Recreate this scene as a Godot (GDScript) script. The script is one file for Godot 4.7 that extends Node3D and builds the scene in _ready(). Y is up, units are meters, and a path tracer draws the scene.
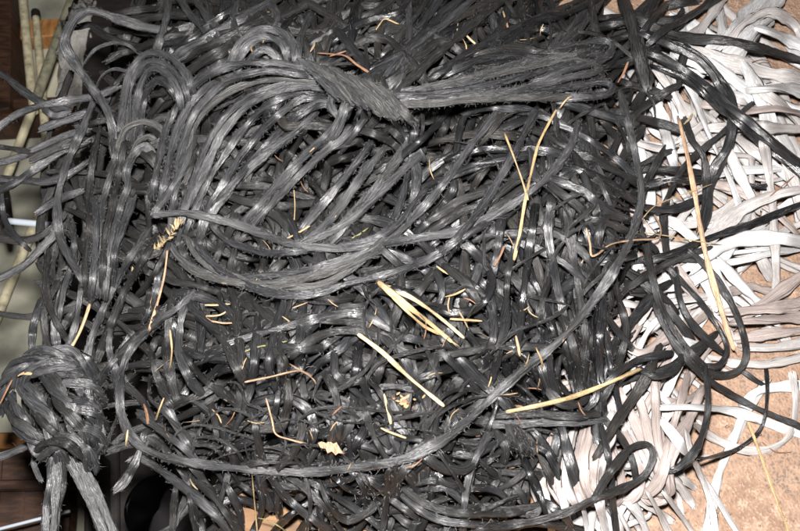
extends Node3D
# A flash-lit heap of cut black baling twine with a tied hank on top, white twine beside it,
# straw and chaff caught in it, on the corner of a speckled slab above a cluttered floor.

var rng := RandomNumberGenerator.new()
var cam_pos := Vector3.ZERO
var cam_basis := Basis.IDENTITY
var tan_half := 0.0
const MM_PX := 0.00055            # metres per photo pixel near the slab

# ---------------------------------------------------------------- support heights (what a strand comes to rest on)
const HX0 := -0.34
const HZ0 := -0.30
const HC := 0.00125
const HNX := 544
const HNZ := 480
var hm := PackedFloat32Array()

var M := {}
var hair := {}                     # fuzz collected per thing

func ray(px: float, py: float) -> Vector3:
	var sx := (px / 800.0 * 2.0 - 1.0) * tan_half * (800.0 / 531.0)
	var sy := (1.0 - py / 531.0 * 2.0) * tan_half
	return (cam_basis * Vector3(sx, sy, -1.0)).normalized()

func at(px: float, py: float, h: float) -> Vector3:
	var d := ray(px, py)
	return cam_pos + d * ((h - cam_pos.y) / d.y)

func to_px(p: Vector3) -> Vector2:
	var q := cam_basis.inverse() * (p - cam_pos)
	var sx := q.x / -q.z / (tan_half * 800.0 / 531.0)
	var sy := q.y / -q.z / tan_half
	return Vector2((sx + 1.0) * 400.0, (1.0 - sy) * 265.5)

func px_size(px: float, py: float) -> float:
	var p := at(px, py, 0.035)
	return (cam_pos - p).dot(cam_basis.z) * 2.0 * tan_half / 531.0

func look(x: float, z: float) -> float:
	var i := int((x - HX0) / HC)
	var j := int((z - HZ0) / HC)
	if i < 1 or j < 1 or i >= HNX - 1 or j >= HNZ - 1: return 0.0
	return hm[j * HNX + i]

func press(x: float, z: float, r: float, h: float) -> void:
	var i0 := int((x - r - HX0) / HC)
	var i1 := int((x + r - HX0) / HC)
	var j0 := int((z - r - HZ0) / HC)
	var j1 := int((z + r - HZ0) / HC)
	if i0 < 0 or j0 < 0 or i1 >= HNX or j1 >= HNZ: return
	for j in range(j0, j1 + 1):
		for i in range(i0, i1 + 1):
			var k := j * HNX + i
			if hm[k] < h: hm[k] = h

func swell(px: float, py: float, rx: float, ry: float, h: float) -> void:
	# raises the resting surface under a tied bundle
	for j in HNZ:
		for i in HNX:
			var q := to_px(Vector3(HX0 + i * HC, 0.04, HZ0 + j * HC))
			var r2 := pow((q.x - px) / rx, 2) + pow((q.y - py) / ry, 2)
			if r2 < 1.0: hm[j * HNX + i] += h * sqrt(1.0 - r2)

# ---------------------------------------------------------------- paths
func spline(pts: Array, zz: Array, step: float) -> Array:
	# Catmull-Rom through photo points; returns Vector3(px, py, floor height or -1)
	var n := pts.size() / 2
	var out := []
	for k in n - 1:
		var i0: int = maxi(k - 1, 0)
		var i3: int = mini(k + 2, n - 1)
		var a := Vector2(pts[i0 * 2], pts[i0 * 2 + 1])
		var b := Vector2(pts[k * 2], pts[k * 2 + 1])
		var c := Vector2(pts[k * 2 + 2], pts[k * 2 + 3])
		var d := Vector2(pts[i3 * 2], pts[i3 * 2 + 1])
		var za: float = -9.0 if zz.is_empty() else zz[k] * 0.001
		var zb: float = -9.0 if zz.is_empty() else zz[k + 1] * 0.001
		var m: int = maxi(1, int(b.distance_to(c) / step))
		for s in m:
			var t := float(s) / m
			var p := b.cubic_interpolate(c, a, d, t)
			out.append(Vector3(p.x, p.y, lerpf(za, zb, smoothstep(0.0, 1.0, t))))
	out.append(Vector3(pts[n * 2 - 2], pts[n * 2 - 1], -9.0 if zz.is_empty() else zz[n - 1] * 0.001))
	return out

func drape(path: Array, b: float, passes: int, free: bool, wd: float, lay: float, dive := [0.0, 0.0]) -> PackedVector3Array:
	var n := path.size()
	var h := PackedFloat32Array(); h.resize(n)
	var s := PackedFloat32Array(); s.resize(n)
	var out := PackedVector3Array(); out.resize(n)
	if free:
		for i in n: h[i] = path[i].z
	else:
		for it in 2:
			for i in n:
				var g: float = 0.03 if it == 0 else h[i]
				var p := at(path[i].x, path[i].y, g)
				var v := maxf(look(p.x, p.z), maxf(look(p.x + wd * 0.3, p.z), look(p.x - wd * 0.3, p.z))) + b * 0.8
				s[i] = maxf(v, path[i].z)
				h[i] = s[i]
			for q in passes:
				var prev := h[0]
				for i in range(1, n - 1):
					var v := maxf(s[i], 0.5 * (prev + h[i + 1]) - 0.00003)
					prev = h[i]
					h[i] = v
			for q in 3:
				var prev := h[0]
				for i in range(1, n - 1):
					var v := (prev + 2.0 * h[i] + h[i + 1]) * 0.25
					prev = h[i]
					h[i] = v
	for i in n:
		# an end slips down between the strands it lies on
		var d := 0.0
		if i < 11: d += dive[0] * 0.001 * pow(1.0 - i / 11.0, 2)
		if n - 1 - i < 11: d += dive[1] * 0.001 * pow(1.0 - (n - 1 - i) / 11.0, 2)
		h[i] = maxf(h[i] - d, minf(h[i], b)) if not free else h[i]
		out[i] = at(path[i].x, path[i].y, h[i])
	if not free:
		for i in n: press(out[i].x, out[i].z, wd * 0.42, h[i] + b * lay)
	return out

# ---------------------------------------------------------------- one strand of twisted film twine
func sweep(P: PackedVector3Array, w: float, flat: float, sides: int, acc: Dictionary, o := {}) -> void:
	var n := P.size()
	if n < 3: return
	var V: PackedVector3Array = acc.v
	var N: PackedVector3Array = acc.n
	var U: PackedVector2Array = acc.u
	var I: PackedInt32Array = acc.i
	var base := V.size()
	var ph := [rng.randf() * TAU, rng.randf() * TAU, rng.randf() * TAU, rng.randf() * TAU, rng.randf() * TAU]
	var lobes: float = o.get("lobes", 1.0)
	var a2 := rng.randf_range(0.02, 0.10) * lobes
	var a3 := rng.randf_range(0.04, 0.13) * lobes
	var a5 := rng.randf_range(0.03, 0.10) * lobes
	var a7 := rng.randf_range(0.02, 0.05) * lobes
	var folds := rng.randi_range(4, 7)
	var fine := rng.randi_range(9, 13)
	var fine_a := 0.05 * lobes if sides >= 16 else 0.0
	var groove := rng.randf_range(0.10, 0.26) * lobes
	var tw: float = o.get("twist", rng.randf_range(-35.0, 35.0))     # radians per metre
	var rock := rng.randf_range(0.2, 0.8)
	var uo := rng.randf()
	var vo := rng.randf()
	var taper: int = o.get("taper", 3)
	var end_w: float = o.get("end", 0.75)
	var rag := w * 0.25 if not o.has("end") else 0.0
	var up := Vector3.UP
	var s := 0.0
	var cols := sides + 1
	var ring := PackedVector2Array(); ring.resize(sides)
	for i in n:
		var t := (P[mini(i + 1, n - 1)] - P[maxi(i - 1, 0)]).normalized()
		if i > 0: s += P[i].distance_to(P[i - 1])
		up = (up - t * up.dot(t))
		if up.length() < 0.05: up = Vector3.RIGHT.cross(t)
		up = up.normalized().lerp((Vector3.UP - t * t.y).normalized() if absf(t.y) < 0.95 else up, 0.08).normalized()
		var side := t.cross(up).normalized()
		var wob := 1.0 + 0.17 * sin(s * 95.0 + ph[0]) + 0.12 * sin(s * 210.0 + ph[1]) + 0.06 * sin(s * 520.0 + ph[2])
		var e := 1.0
		if i < taper: e = (i + 0.25) / taper
		elif i > n - 1 - taper: e = (n - 1 - i + 0.25) / taper
		e = clampf(e, 0.0, 1.0)
		var hw: float = w * 0.5 * wob * (end_w + (1.0 - end_w) * e)
		var hf: float = w * 0.5 * flat * (2.0 - wob) * (end_w + (1.0 - end_w) * e)
		var turn := tw * s + rock * sin(s * 42.0 + ph[3])
		var ct := cos(rock * sin(s * 33.0 + ph[4])); var sn := sin(rock * sin(s * 33.0 + ph[4]))
		for j in sides:
			var q := TAU * j / sides
			var r := 1.0 + a2 * sin(2.0 * q + turn * 2.0 + ph[0]) + a3 * sin(3.0 * q + ph[1] + turn * 3.0) + a5 * sin(5.0 * q + ph[2] + turn * 5.0) + a7 * sin(7.0 * q + ph[3] + turn * 7.0)
			r -= groove * pow(absf(cos(folds * 0.5 * (q + turn) + ph[4] + 0.9 * sin(q * 2.0 + ph[1]))), 5.0)
			if fine_a > 0.0: r -= fine_a * absf(cos(fine * 0.5 * (q + turn * 0.8) + ph[2] + 0.6 * sin(s * 150.0 + q + ph[0])))
			var x := cos(q) * hw * r
			var y := sin(q) * hf * r
			ring[j] = Vector2(x * ct - y * sn, x * sn + y * ct)
		for j in cols:
			var jj := j % sides
			var v2 := ring[jj]
			var cut := 0.0
			if rag > 0.0 and (i == 0 or i == n - 1): cut = rag * (sin(jj * 2.4 + ph[0]) + sin(jj * 5.1 + ph[2]) * 0.6) * (1.0 if i > 0 else -1.0)
			V.append(P[i] + side * v2.x + up * v2.y + t * cut)
			var d2 := ring[(jj + 1) % sides] - ring[(jj + sides - 1) % sides]
			N.append((side * d2.y - up * d2.x).normalized())
			U.append(Vector2(float(j) / sides + uo, s * 9.0 + vo))
	for i in n - 1:
		for j in sides:
			var a := base + i * cols + j
			var b := a + cols
			I.append(a); I.append(a + 1); I.append(b)
			I.append(a + 1); I.append(b + 1); I.append(b)
	acc.v = V; acc.n = N; acc.u = U; acc.i = I

func fresh() -> Dictionary:
	return {"v": PackedVector3Array(), "n": PackedVector3Array(), "u": PackedVector2Array(), "i": PackedInt32Array()}

func commit(acc: Dictionary, called: String, mat: Material, parent: Node3D) -> MeshInstance3D:
	var arr := []; arr.resize(Mesh.ARRAY_MAX)
	var org: Vector3 = parent.position if parent != self else Vector3.ZERO
	arr[Mesh.ARRAY_VERTEX] = acc.v
	arr[Mesh.ARRAY_NORMAL] = acc.n
	arr[Mesh.ARRAY_TEX_UV] = acc.u
	arr[Mesh.ARRAY_INDEX] = acc.i
	var am := ArrayMesh.new()
	am.add_surface_from_arrays(Mesh.PRIMITIVE_TRIANGLES, arr)
	am.surface_set_material(0, mat)
	var mi := MeshInstance3D.new()
	mi.mesh = am
	mi.name = numbered(called, parent)
	mi.position = -org
	parent.add_child(mi, true)
	return mi

var taken := {}
func numbered(called: String, parent: Node) -> String:
	var key := str(parent.get_instance_id()) + called
	var k: int = taken.get(key, 0)
	taken[key] = k + 1
	return called if k == 0 else "%s_%03d" % [called, k]

func thing(called: String, label: String, category: String, base := Vector3.ZERO, group := "") -> Node3D:
	var o := Node3D.new()
	o.name = numbered(called, self)
	add_child(o)
	o.position = base
	tag(o, label, category, group)
	return o

func tag(o: Node, label: String, category: String, group := "") -> void:
	o.set_meta("label", label)
	o.set_meta("category", category)
	if group != "": o.set_meta("group", group)

# fuzz of broken fibres along a strand
func fuzz(key: String, P: PackedVector3Array, w: float, flat: float, per_m: float) -> void:
	if not hair.has(key): hair[key] = fresh()
	var acc: Dictionary = hair[key]
	var V: PackedVector3Array = acc.v
	var N: PackedVector3Array = acc.n
	var U: PackedVector2Array = acc.u
	var I: PackedInt32Array = acc.i
	for i in range(1, P.size() - 1):
		var seg := P[i].distance_to(P[i + 1])
		var want := per_m * seg
		var c := int(want) + (1 if rng.randf() < want - int(want) else 0)
		var t := (P[i + 1] - P[i]).normalized()
		var side := t.cross(Vector3.UP).normalized()
		var up := side.cross(t)
		for k in c:
			var q := rng.randf() * TAU
			var rad := side * cos(q) + up * sin(q)
			var p0 := P[i] + t * seg * rng.randf() + side * (cos(q) * w * 0.48) + up * (sin(q) * w * 0.48 * flat)
			var l := rng.randf_range(0.0007, 0.0027) * (2.5 if rng.randf() < 0.05 else 1.0)
			var dir := (rad * rng.randf_range(0.1, 0.8) + t * rng.randf_range(-1.3, 1.3)).normalized()
			var bend := Vector3(rng.randf_range(-1, 1), rng.randf_range(-0.6, 0.8), rng.randf_range(-1, 1)) * 0.5
			var p1 := p0 + dir * l * 0.55
			var p2 := p1 + (dir + bend).normalized() * l * 0.45
			var hw := dir.cross(Vector3(0.1, 1, 0.2)).normalized() * rng.randf_range(0.000016, 0.000036)
			var b := V.size()
			for v in [p0 - hw, p0 + hw, p1 - hw * 0.8, p1 + hw * 0.8, p2]:
				V.append(v); N.append(Vector3.UP); U.append(Vector2(0.5, rng.randf()))
			for v in [0, 2, 1, 1, 2, 3, 2, 4, 3]: I.append(b + v)
	acc.v = V; acc.n = N; acc.u = U; acc.i = I

# a strand drawn through photo points and laid on whatever is under it
func strand(parent: Node3D, mat: Material, wpx: float, pts: Array, o := {}) -> MeshInstance3D:
	var mid := int(pts.size() / 4.0) * 2
	var w: float = wpx * px_size(pts[mid], pts[mid + 1]) * o.get("scale", 0.74)
	var flat: float = o.get("flat", rng.randf_range(0.76, 1.0))
	var path := spline(pts, o.get("z", []), o.get("step", 2.6))
	if o.get("jit", 0.0) > 0.0:
		var f1 := rng.randf_range(0.02, 0.05); var p1 := rng.randf() * TAU; var p2 := rng.randf() * TAU
		for i in path.size():
			path[i].x += o.jit * sin(i * f1 * 2.6 + p1); path[i].y += o.jit * sin(i * f1 * 3.1 + p2)
	var P := drape(path, w * 0.5 * flat, o.get("passes", 30), o.get("free", false), w, o.get("lay", 0.75), o.get("dive", [0.0, 0.0]))
	if o.has("acc"):
		sweep(P, w, flat, o.get("sides", 9), o.acc, o)
		if o.get("fuzz", 0.0) > 0.0: fuzz(o.key, P, w, flat, o.fuzz)
		return null
	var acc := fresh()
	sweep(P, w, flat, o.get("sides", 14), acc, o)
	if o.get("fuzz", 0.0) > 0.0: fuzz(o.key, P, w, flat, o.fuzz)
	return commit(acc, o.get("name", "strand"), mat, parent)

func pick(a: Array):
	return a[rng.randi() % a.size()]

# strands that wander through a region along its main direction
func scatter(parent: Node3D, mats: Array, c: Array, ang: float, spread: float, count: int, lo: float, hi: float, curl: float, wlo: float, whi: float, o := {}) -> void:
	var kink := 0.045 if curl > 0.75 else 0.02
	for k in count:
		var th := rng.randf() * TAU
		var r := sqrt(rng.randf())
		var p := Vector2(c[0] + cos(th) * r * c[2], c[1] + sin(th) * r * c[3])
		var d := deg_to_rad(ang + rng.randf_range(-spread, spread))
		var L := rng.randf_range(lo, hi)
		var cv := rng.randfn(0.0, curl) * 0.02
		p -= Vector2(cos(d), -sin(d)) * L * 0.5
		var pts := []
		var m := int(L / 11.0) + 2
		for i in m:
			pts.append(p.x); pts.append(p.y)
			cv = cv * 0.85 + rng.randfn(0.0, curl) * 0.006
			d += cv * 11.0
			if rng.randf() < kink: d += rng.randf_range(0.5, 1.2) * (1.0 if rng.randf() < 0.5 else -1.0)
			p += Vector2(cos(d), -sin(d)) * 11.0
		strand(parent, pick(mats), rng.randf_range(wlo, whi), pts, o)

# several strands running side by side
func bundle(parent: Node3D, mats: Array, wpx: float, pts: Array, count: int, spread: float, o := {}) -> void:
	var n := pts.size() / 2
	for k in count:
		var off := (k - (count - 1) * 0.5) * spread
		var q := []
		var f := rng.randf() * TAU
		for i in n:
			var a := Vector2(pts[maxi(i - 1, 0) * 2], pts[maxi(i - 1, 0) * 2 + 1])
			var b := Vector2(pts[mini(i + 1, n - 1) * 2], pts[mini(i + 1, n - 1) * 2 + 1])
			var nn := (b - a).normalized().orthogonal()
			var j := off + spread * 0.45 * sin(f + i * 1.1)
			q.append(pts[i * 2] + nn.x * j); q.append(pts[i * 2 + 1] + nn.y * j)
		strand(parent, pick(mats), wpx * rng.randf_range(0.85, 1.12), q, o)

# ---------------------------------------------------------------- materials
func img_tex(im: Image) -> ImageTexture:
	im.generate_mipmaps()
	return ImageTexture.create_from_image(im)

func fibre_images(seed_n: int, lo: float, hi: float, contrast: float, fs := 1.0) -> Array:
	# long fibres along v; albedo tone and relief
	var W := 256; var H := 512
	var n1 := FastNoiseLite.new(); n1.seed = seed_n; n1.frequency = 1.0; n1.noise_type = FastNoiseLite.TYPE_SIMPLEX
	var a := Image.create(W, H, true, Image.FORMAT_RGB8)
	var b := Image.create(W, H, true, Image.FORMAT_L8)
	for y in H:
		var cy := cos(TAU * y / H); var sy := sin(TAU * y / H)
		var drift := 3.0 * sin(TAU * y / H) + 1.6 * sin(2.0 * TAU * y / H + 1.0)
		for x in W:
			var q := (x + drift) * TAU / W
			var u := n1.get_noise_3d(cos(q) * 8.0 * fs, sin(q) * 8.0 * fs, cy * 0.9 + sy * 1.1) * 0.4
			u += n1.get_noise_3d(cos(q) * 19.0 * fs + 9.0, sin(q) * 19.0 * fs, cy * 1.5 + sy * 1.8) * 0.5
			u += n1.get_noise_3d(cos(q) * 38.0 * fs + 31.0, sin(q) * 38.0 * fs, cy * 3.1 + sy * 2.8) * 0.45
			var speck := n1.get_noise_2d(x * 0.22 + 400.0, y * 0.05) 
			var v := clampf(0.5 + u * contrast, 0.0, 1.0)
			var tone := lerpf(lo, hi, v * v) + maxf(0.0, speck - 0.45) * 0.12
			if fs < 1.0:
				# weathered straw: brown flecks and blotches
				var blot := n1.get_noise_2d(x * 0.02 + 90.0, y * 0.035) * 0.6 + n1.get_noise_2d(x * 0.09 + 10.0, y * 0.12) * 0.5
				tone *= 1.0 - 0.45 * clampf(blot * 1.6, 0.0, 1.0)
			var c := Color(tone, tone * 0.99, tone * 0.97).linear_to_srgb()
			a.set_pixel(x, y, c)
			b.set_pixel(x, y, Color(v, v, v))
	return [img_tex(a), img_tex(b)]

func twine_mat(tex: Array, tint: Color, rough: float, spec: float, bump: float, aniso := 0.0) -> StandardMaterial3D:
	var m := StandardMaterial3D.new()
	m.albedo_texture = tex[0]
	m.albedo_color = tint
	m.roughness = rough
	m.metallic_specular = spec
	m.heightmap_enabled = true
	m.heightmap_texture = tex[1]
	m.heightmap_scale = bump
	if aniso != 0.0:
		m.anisotropy_enabled = true
		m.anisotropy = aniso
	m.cull_mode = BaseMaterial3D.CULL_DISABLED
	return m

func plain(c: Color, rough: float, metal := 0.0) -> StandardMaterial3D:
	var m := StandardMaterial3D.new()
	m.albedo_color = c
	m.roughness = rough
	m.metallic = metal
	return m

func noise_mat(stops: Array, freq: float, stretch: Vector3, rough: float, bump: float) -> StandardMaterial3D:
	var g := Gradient.new()
	var off := PackedFloat32Array(); var col := PackedColorArray()
	for s in stops: off.append(s[0]); col.append(s[1])
	g.offsets = off; g.colors = col
	var nz := FastNoiseLite.new(); nz.frequency = freq; nz.fractal_octaves = 5; nz.seed = int(freq * 1000.0) + 3
	var t := NoiseTexture2D.new(); t.width = 512; t.height = 512; t.seamless = true; t.noise = nz; t.color_ramp = g
	var m := StandardMaterial3D.new()
	m.albedo_texture = t
	m.uv1_triplanar = true
	m.uv1_world_triplanar = true
	m.uv1_scale = stretch
	m.roughness = rough
	if bump > 0.0:
		var t2 := NoiseTexture2D.new(); t2.width = 512; t2.height = 512; t2.seamless = true; t2.noise = nz
		m.heightmap_enabled = true; m.heightmap_texture = t2; m.heightmap_scale = bump
	return m

func slab_mat() -> StandardMaterial3D:
	var W := 1024
	var a := Image.create(W, W, true, Image.FORMAT_RGB8)
	var h := Image.create(W, W, true, Image.FORMAT_L8)
	var n1 := FastNoiseLite.new(); n1.seed = 5; n1.frequency = 0.012; n1.fractal_octaves = 4
	var n2 := FastNoiseLite.new(); n2.seed = 9; n2.noise_type = FastNoiseLite.TYPE_CELLULAR; n2.frequency = 0.055; n2.cellular_return_type = FastNoiseLite.RETURN_CELL_VALUE; n2.cellular_jitter = 1.0
	var n3 := FastNoiseLite.new(); n3.seed = 14; n3.frequency = 0.075; n3.fractal_octaves = 3
	var n4 := FastNoiseLite.new(); n4.seed = 21; n4.noise_type = FastNoiseLite.TYPE_SIMPLEX; n4.frequency = 0.21; n4.fractal_octaves = 2
	for y in W:
		for x in W:
			var big := n1.get_noise_2d(x, y)
			var wx := x + 9.0 * n3.get_noise_2d(x * 0.5, y * 0.5)
			var wy := y + 9.0 * n3.get_noise_2d(x * 0.5 + 70.0, y * 0.5)
			var cell := n2.get_noise_2d(wx, wy * 1.3)
			var f := n3.get_noise_2d(x, y)
			var g := n4.get_noise_2d(x, y)
			var c := Color(0.215, 0.138, 0.094)
			c = c.lerp(Color(0.285, 0.198, 0.142), clampf(cell * 0.45 + 0.1, 0.0, 1.0))
			c = c.lerp(Color(0.16, 0.094, 0.06), clampf(-cell * 0.5 + big * 0.6, 0.0, 0.7))
			c = c * (1.0 + 0.22 * f + 0.12 * g)
			var sp := f * 0.5 + g * 0.65 + big * 0.5
			if sp < -0.44: c = c.lerp(Color(0.09, 0.07, 0.06), clampf((-sp - 0.44) * 5.0, 0.0, 0.75))
			if sp > 0.5: c = c.lerp(Color(0.36, 0.265, 0.195), clampf((sp - 0.5) * 4.0, 0.0, 0.6))
			c = Color(clampf(c.r, 0.02, 0.8), clampf(c.g, 0.02, 0.8), clampf(c.b, 0.02, 0.8)).linear_to_srgb()
			a.set_pixel(x, y, c)
			var hh := clampf(0.5 + 0.28 * f + 0.2 * g + 0.12 * cell, 0.0, 1.0)
			h.set_pixel(x, y, Color(hh, hh, hh))
	var m := StandardMaterial3D.new()
	m.albedo_texture = img_tex(a)
	m.heightmap_enabled = true; m.heightmap_texture = img_tex(h); m.heightmap_scale = 0.10
	m.uv1_triplanar = true; m.uv1_world_triplanar = true
	m.uv1_scale = Vector3.ONE * 2.2
	m.roughness = 0.85
	return m

# ---------------------------------------------------------------- solids of the clutter on the floor
func prism_box(c: Vector3, ax: Vector3, ay: Vector3, az: Vector3, bev: float) -> Dictionary:
	# a bevelled block from its centre and three half-axes
	var acc := fresh()
	var la := ax.length(); var lb := ay.length(); var lc := az.length()
	var X := ax / la; var Y := ay / lb; var Z := az / lc
	bev = minf(bev, minf(la, minf(lb, lc)) * 0.6)
	var st := SurfaceTool.new(); st.begin(Mesh.PRIMITIVE_TRIANGLES)
	var q := []
	for sx in [-1, 1]:
		for sy in [-1, 1]:
			for sz in [-1, 1]:
				q.append(c + X * sx * (la - bev) + Y * sy * lb + Z * sz * (lc - bev))
				q.append(c + X * sx * la + Y * sy * (lb - bev) + Z * sz * (lc - bev))
				q.append(c + X * sx * (la - bev) + Y * sy * (lb - bev) + Z * sz * lc)
	var faces := []
	var id := func(sx, sy, sz, k): return ((sx * 2 + sy) * 2 + sz) * 3 + k
	for s in [0, 1]:
		faces.append([id.call(0, s, 0, 0), id.call(1, s, 0, 0), id.call(1, s, 1, 0), id.call(0, s, 1, 0)])
		faces.append([id.call(s, 0, 0, 1), id.call(s, 1, 0, 1), id.call(s, 1, 1, 1), id.call(s, 0, 1, 1)])
		faces.append([id.call(0, 0, s, 2), id.call(1, 0, s, 2), id.call(1, 1, s, 2), id.call(0, 1, s, 2)])
		for t in [0, 1]:
			faces.append([id.call(s, t, 0, 0), id.call(s, t, 1, 0), id.call(s, t, 1, 1), id.call(s, t, 0, 1)])
			faces.append([id.call(0, s, t, 0), id.call(1, s, t, 0), id.call(1, s, t, 2), id.call(0, s, t, 2)])
			faces.append([id.call(s, 0, t, 1), id.call(s, 1, t, 1), id.call(s, 1, t, 2), id.call(s, 0, t, 2)])
			for u in [0, 1]:
				faces.append([id.call(s, t, u, 0), id.call(s, t, u, 1), id.call(s, t, u, 2)])
	for f in faces:
		var nn: Vector3 = (q[f[1]] - q[f[0]]).cross(q[f[2]] - q[f[0]]).normalized()
		var mid := Vector3.ZERO
		for v in f: mid += q[v]
		mid /= f.size()
		var ff: Array = f.duplicate()
		if nn.dot(mid - c) < 0.0: nn = -nn
		else: ff.reverse()
		var b: int = acc.v.size()
		for v in ff:
			acc.v.append(q[v]); acc.n.append(nn); acc.u.append(Vector2((q[v] - c).dot(X), (q[v] - c).dot(Z)) * 4.0)
		for k in range(1, ff.size() - 1):
			acc.i.append(b); acc.i.append(b + k); acc.i.append(b + k + 1)
	return acc

func tube(P: PackedVector3Array, R: PackedFloat32Array, sides: int) -> Dictionary:
	var acc := fresh()
	var n := P.size()
	var s := 0.0
	for i in n:
		var t := (P[mini(i + 1, n - 1)] - P[maxi(i - 1, 0)]).normalized()
		if i > 0: s += P[i].distance_to(P[i - 1])
		var side := t.cross(Vector3.UP if absf(t.y) < 0.9 else Vector3.RIGHT).normalized()
		var up := side.cross(t)
		for j in sides + 1:
			var q := TAU * j / sides
			var d := side * cos(q) + up * sin(q)
			acc.v.append(P[i] + d * R[i]); acc.n.append(d); acc.u.append(Vector2(float(j) / sides, s * 4.0))
	for i in n - 1:
		for j in sides:
			var a := i * (sides + 1) + j
			var b := a + sides + 1
			for v in [a, a + 1, b, a + 1, b + 1, b]: acc.i.append(v)
	for e in [0, n - 1]:
		var b2: int = acc.v.size()
		var nn := (P[0] - P[1]).normalized() if e == 0 else (P[n - 1] - P[n - 2]).normalized()
		acc.v.append(P[e]); acc.n.append(nn); acc.u.append(Vector2.ZERO)
		for j in sides + 1:
			acc.v.append(acc.v[e * (sides + 1) + j]); acc.n.append(nn); acc.u.append(Vector2.ZERO)
		for j in sides:
			if e == 0:
				acc.i.append(b2); acc.i.append(b2 + 2 + j); acc.i.append(b2 + 1 + j)
			else:
				acc.i.append(b2); acc.i.append(b2 + 1 + j); acc.i.append(b2 + 2 + j)
	return acc

const FLOOR_Y := -0.34

func rod(parent: Node3D, called: String, mat: Material, a: Array, b: Array, r: float, sides := 18) -> MeshInstance3D:
	# a round bar between two photo points, each [x, y, height over the floor]
	var p := at(a[0], a[1], FLOOR_Y + a[2]); var q := at(b[0], b[1], FLOOR_Y + b[2])
	var P := PackedVector3Array(); var R := PackedFloat32Array()
	for k in 7:
		P.append(p.lerp(q, k / 6.0)); R.append(r * (0.9 if k == 0 or k == 6 else 1.0))
	return commit(tube(P, R, sides), called, mat, parent)

func plank(parent: Node3D, called: String, mat: Material, a: Array, b: Array, wpx: float, top: float, thick: float) -> MeshInstance3D:
	# a board whose top face runs between two photo points at one height over the floor
	var p := at(a[0], a[1], FLOOR_Y + top); var q := at(b[0], b[1], FLOOR_Y + top)
	var ax := (q - p) * 0.5
	var az := ax.normalized().cross(Vector3.UP) * wpx * 0.5 * p.distance_to(cam_pos) * 0.00122
	return commit(prism_box((p + q) * 0.5 - Vector3.UP * thick * 0.5, ax, Vector3.UP * thick * 0.5, az, 0.0015), called, mat, parent)

# ---------------------------------------------------------------- straw
func straw(mat: Material, wpx: float, pts: Array, label: String, o := {}) -> Node3D:
	var key: String = o.get("name", "straw")
	var w := wpx * px_size(pts[0], pts[1]) * 0.72
	var flat: float = o.get("flat", 0.6)
	var path := spline(pts, o.get("z", []), 2.4)
	var P := drape(path, w * 0.5 * flat, o.get("passes", 120), false, w, 0.9)
	var acc := fresh()
	var n := P.size()
	# dry stalk: slightly ridged, stepped at its node, split at one end
	sweep(P, w, flat, 8, acc, {"twist": rng.randf_range(-6, 6), "lobes": 0.45, "end": o.get("end", 0.6), "taper": o.get("taper", 2)})
	if n > 14 and o.get("node", false):
		var k := int(n * o.get("node_at", 0.55))
		var R := PackedFloat32Array(); var Q := PackedVector3Array()
		for i in 5:
			Q.append(P[k].lerp(P[k + 1], i / 4.0 * 1.6 - 0.3)); R.append(w * 0.5 * [0.75, 0.92, 1.0, 0.92, 0.75][i])
		var t := tube(Q, R, 10)
		var b: int = acc.v.size()
		for v in t.v: acc.v.append(v)
		for v in t.n: acc.n.append(v)
		for v in t.u: acc.u.append(v)
		for v in t.i: acc.i.append(v + b)
	for f in o.get("split", 0):
		var e := P[n - 1] - P[n - 4]
		var s := PackedVector3Array()
		var off := Vector3(rng.randf_range(-1, 1), 0.2, rng.randf_range(-1, 1)) * 0.25
		for i in 6: s.append(P[n - 4] + Vector3.UP * w * 0.1 + (e.normalized() + off * (i / 6.0)) * i * 0.0011)
		sweep(s, w * 0.3, 0.4, 5, acc, {"end": 0.1, "taper": 3, "lobes": 0.2})
	var g: String = o.get("group", "")
	var mi := commit(acc, key, mat, self)
	tag(mi, label, o.get("cat", "straw"), g)
	return mi

func _ready() -> void:
	rng.seed = 20240611
	# ---- camera
	var pitch := deg_to_rad(64.0)
	var fov := 36.0
	tan_half = tan(deg_to_rad(fov * 0.5))
	var cam := Camera3D.new()
	cam.name = "camera"
	add_child(cam)
	cam.fov = fov
	cam.near = 0.01
	cam.far = 20.0
	cam_pos = Vector3(0, 0.02, 0) + Vector3(0, sin(pitch), cos(pitch)) * 0.45
	cam.position = cam_pos
	cam.rotation = Vector3(-pitch, 0, 0)
	cam_basis = Basis.from_euler(cam.rotation)
	cam.current = true
	var att := CameraAttributesPhysical.new()
	att.frustum_focal_length = 12.0 / tan_half
	att.frustum_focus_distance = 0.425
	att.frustum_near = 0.01
	att.frustum_far = 20.0
	att.exposure_aperture = 24.0
	cam.attributes = att
	# ---- dim shed air and exposure
	var we := WorldEnvironment.new()
	we.name = "environment"
	var env := Environment.new()
	env.background_mode = Environment.BG_COLOR
	env.background_color = Color(0.13, 0.13, 0.14)
	env.background_energy_multiplier = 1.0
	env.tonemap_mode = Environment.TONE_MAPPER_LINEAR
	env.tonemap_exposure = 1.0
	env.sdfgi_enabled = true
	env.ssao_enabled = true
	env.ssil_enabled = true
	we.environment = env
	add_child(we)
	# ---- the camera's flash: a small bright window just above the lens
	var fl := OmniLight3D.new()
	fl.name = "camera_flash"
	add_child(fl)
	fl.position = cam_pos + cam_basis * Vector3(-0.008, 0.056, 0.0)
	fl.light_energy = 1.0
	fl.light_size = 0.014
	fl.light_color = Color(1.0, 0.985, 0.975)
	fl.omni_range = 5.0
	fl.omni_attenuation = 2.0
	fl.shadow_enabled = true

	make_materials()
	start_heights()
	build_setting()
	build_floor_clutter()
	build_white()
	build_tangle()
	build_knot()
	build_hank()
	build_loose()
	build_straw()

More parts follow.
